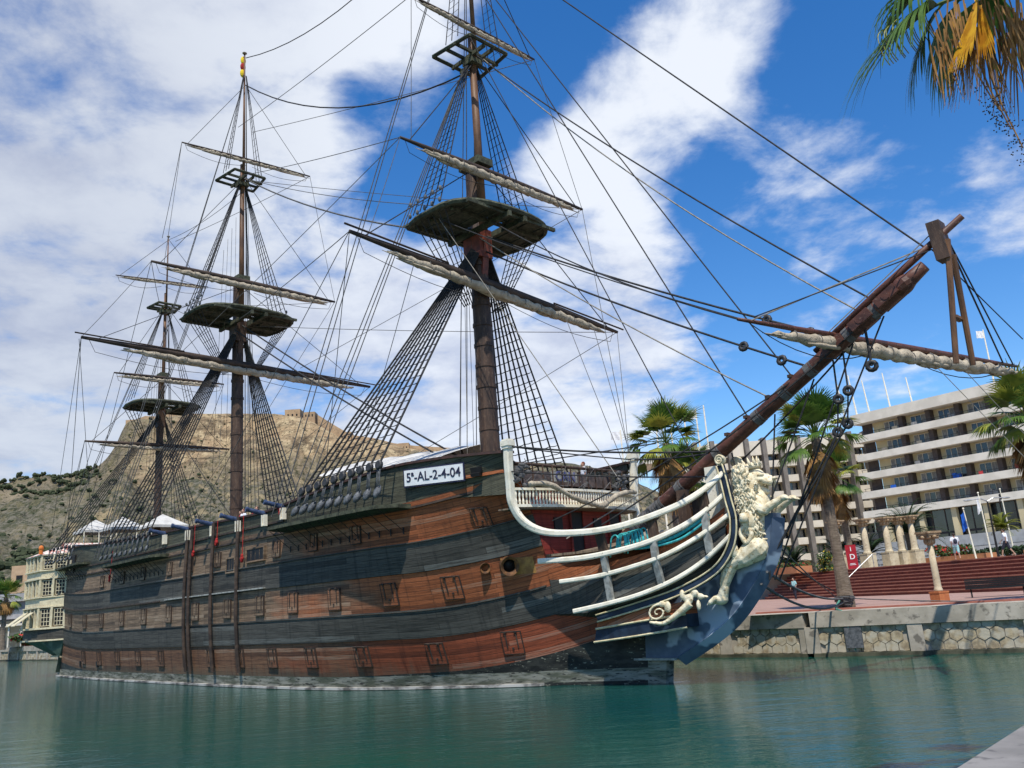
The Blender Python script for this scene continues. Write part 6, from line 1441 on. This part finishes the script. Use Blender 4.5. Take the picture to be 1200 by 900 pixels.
def hillmat():
    mt, nt, bb = newmat('hill_rock_and_scrub'); bb.inputs['Roughness'].default_value = .95; bb.inputs['Specular IOR Level'].default_value = .1
    v = coords(nt, (1, 1, 1)); n1 = noisen(nt, v, .012, 6); n2 = noisen(nt, v, .12, 6, .7); n3 = noisen(nt, v, .35, 4, .7)
    vs_ = coords(nt, (1, 1, 4.5)); n4 = noisen(nt, vs_, .035, 6, .65)
    rock = mixc(nt, mapr(nt, n4, .4, .6), (.36, .255, .145), (.15, .11, .068)); rock = mixc(nt, mapr(nt, n2, .45, .62), rock, (.44, .34, .20)); rock = mixc(nt, mapr(nt, n3, .56, .64), rock, (.09, .07, .045))
    scr = mixc(nt, mapr(nt, n3, .42, .58), (.155, .14, .105), (.055, .06, .035)); scr = mixc(nt, mapr(nt, n1, .5, .66), scr, (.22, .19, .135)); scr = mixc(nt, mapr(nt, n2, .5, .6), scr, (.07, .072, .04))
    ge = N(nt, 'ShaderNodeNewGeometry'); sp = N(nt, 'ShaderNodeSeparateXYZ'); nt.links.new(ge.outputs['Normal'], sp.inputs[0])
    sp2 = N(nt, 'ShaderNodeSeparateXYZ'); nt.links.new(ge.outputs['Position'], sp2.inputs[0])
    steep = mapr(nt, mathn(nt, 'ADD', sp.outputs[2], mathn(nt, 'MULTIPLY', mathn(nt, 'SUBTRACT', n2, .5), .5)), .93, .72)
    hi = mapr(nt, mathn(nt, 'ADD', sp2.outputs[2], mathn(nt, 'MULTIPLY', mathn(nt, 'SUBTRACT', n1, .5), 160.)), 80, 120); fac = mathn(nt, 'MAXIMUM', mathn(nt, 'MULTIPLY', steep, mapr(nt, n2, .45, .6, 0, .6)), hi)
    left = mapr(nt, sp2.outputs[0], -300, -230); fac = mathn(nt, 'MULTIPLY', fac, mathn(nt, 'ADD', mathn(nt, 'MULTIPLY', left, .75), .25))
    c = mixc(nt, fac, scr, rock); spots = mapr(nt, n3, .60, .66); c = mixc(nt, mathn(nt, 'MULTIPLY', spots, .8), c, (.03, .035, .018))
    nt.links.new(c, bb.inputs['Base Color']); bump(nt, bb, mathn(nt, 'ADD', n2, n4), 1.0, 3.0); return mt
tag(b.build('hill', hillmat(), smooth=False), kind='structure')
def hillz(X, D):
    i = (X/D-a0)/(a1-a0)*NA; j = ((D-230)/1270)**(1/1.35)*ND
    return vs[min(NA, max(0, int(round(i))))*(ND+1)+min(ND, max(0, int(round(j))))][2]
rnd = random.Random(12); b = MB()      # wild scrub and pines on the slopes
for i in range(1700):
    if i < 750: D = rnd.uniform(255, 640); X = -D*rnd.uniform(.2, .66); s_ = rnd.uniform(.5, 1.5)*(1 if X > -.42*D else 1.4)
    elif i < 1300: D = rnd.uniform(230, 420); X = -D*rnd.uniform(.46, .75); s_ = rnd.uniform(2, 4.5)
    else: D = rnd.uniform(600, 650); X = -D*rnd.uniform(.5, .64); s_ = rnd.uniform(1.0, 2.8)
    if X > -.30*D and D > 560: continue
    z = hillz(X, D)
    for q in range(4):
        b.ell((X+rnd.uniform(-.6, .6)*s_, D+rnd.uniform(-.6, .6)*s_, z+s_*rnd.uniform(.15, .7)), (s_*rnd.uniform(.4, .8), s_*rnd.uniform(.4, .8), s_*rnd.uniform(.35, .7)), None, 5, 4)
tag(b.build('hillside_scrub', M('scrub_green', (.062, .075, .035), (.03, .04, .018), .6, .95, bmp=.8, bd=.3)), kind='stuff')
cs = empty('castle', (-230, 655, 0), 0, label='sandstone castle with towers and long walls along the top of the rocky hill', cat='castle')
MT['castle'] = M('castle_stone', (.42, .29, .17), (.32, .22, .13), .3, .9, c3=(.2, .14, .09), s3=1.2)
def wallseg(pts, h, name='wall'):
    q = MB()
    for i in range(len(pts)-1):
        (x0, z0), (x1, z1) = pts[i], pts[i+1]; q.box8([(x0, -2, z0-14), (x1, -2, z1-14), (x1, 2, z1-14), (x0, 2, z0-14), (x0, -2, z0+h), (x1, -2, z1+h), (x1, 2, z1+h), (x0, 2, z0+h)])
    return q.build(name, MT['castle'], cs)
wallseg([(-73, 157), (-60, 161), (-52, 160), (-45, 162), (-10, 159), (20, 157), (40, 154), (60, 153)], 3)
wallseg([(76, 150), (90, 140), (102, 132), (120, 128), (135, 123), (150, 120), (180, 116), (215, 111)], 5)
for (x, z, w_, h) in ((57, 150, 12, 10), (70, 151, 9, 6), (-70, 152, 8, 9), (98, 130, 9, 9), (143, 119, 8, 8)):
    q = MB(); q.box((x, 0, z+h/2-5), (w_, 10, h+10)); o = q.build('tower', MT['castle'], cs)
    for k_ in (-1, 0, 1): q = MB(); q.box((x+k_*w_*.28, -5.1, z+h*.55), (w_*.1, .3, 1.6)); q.build('window', MT['dark'], o)
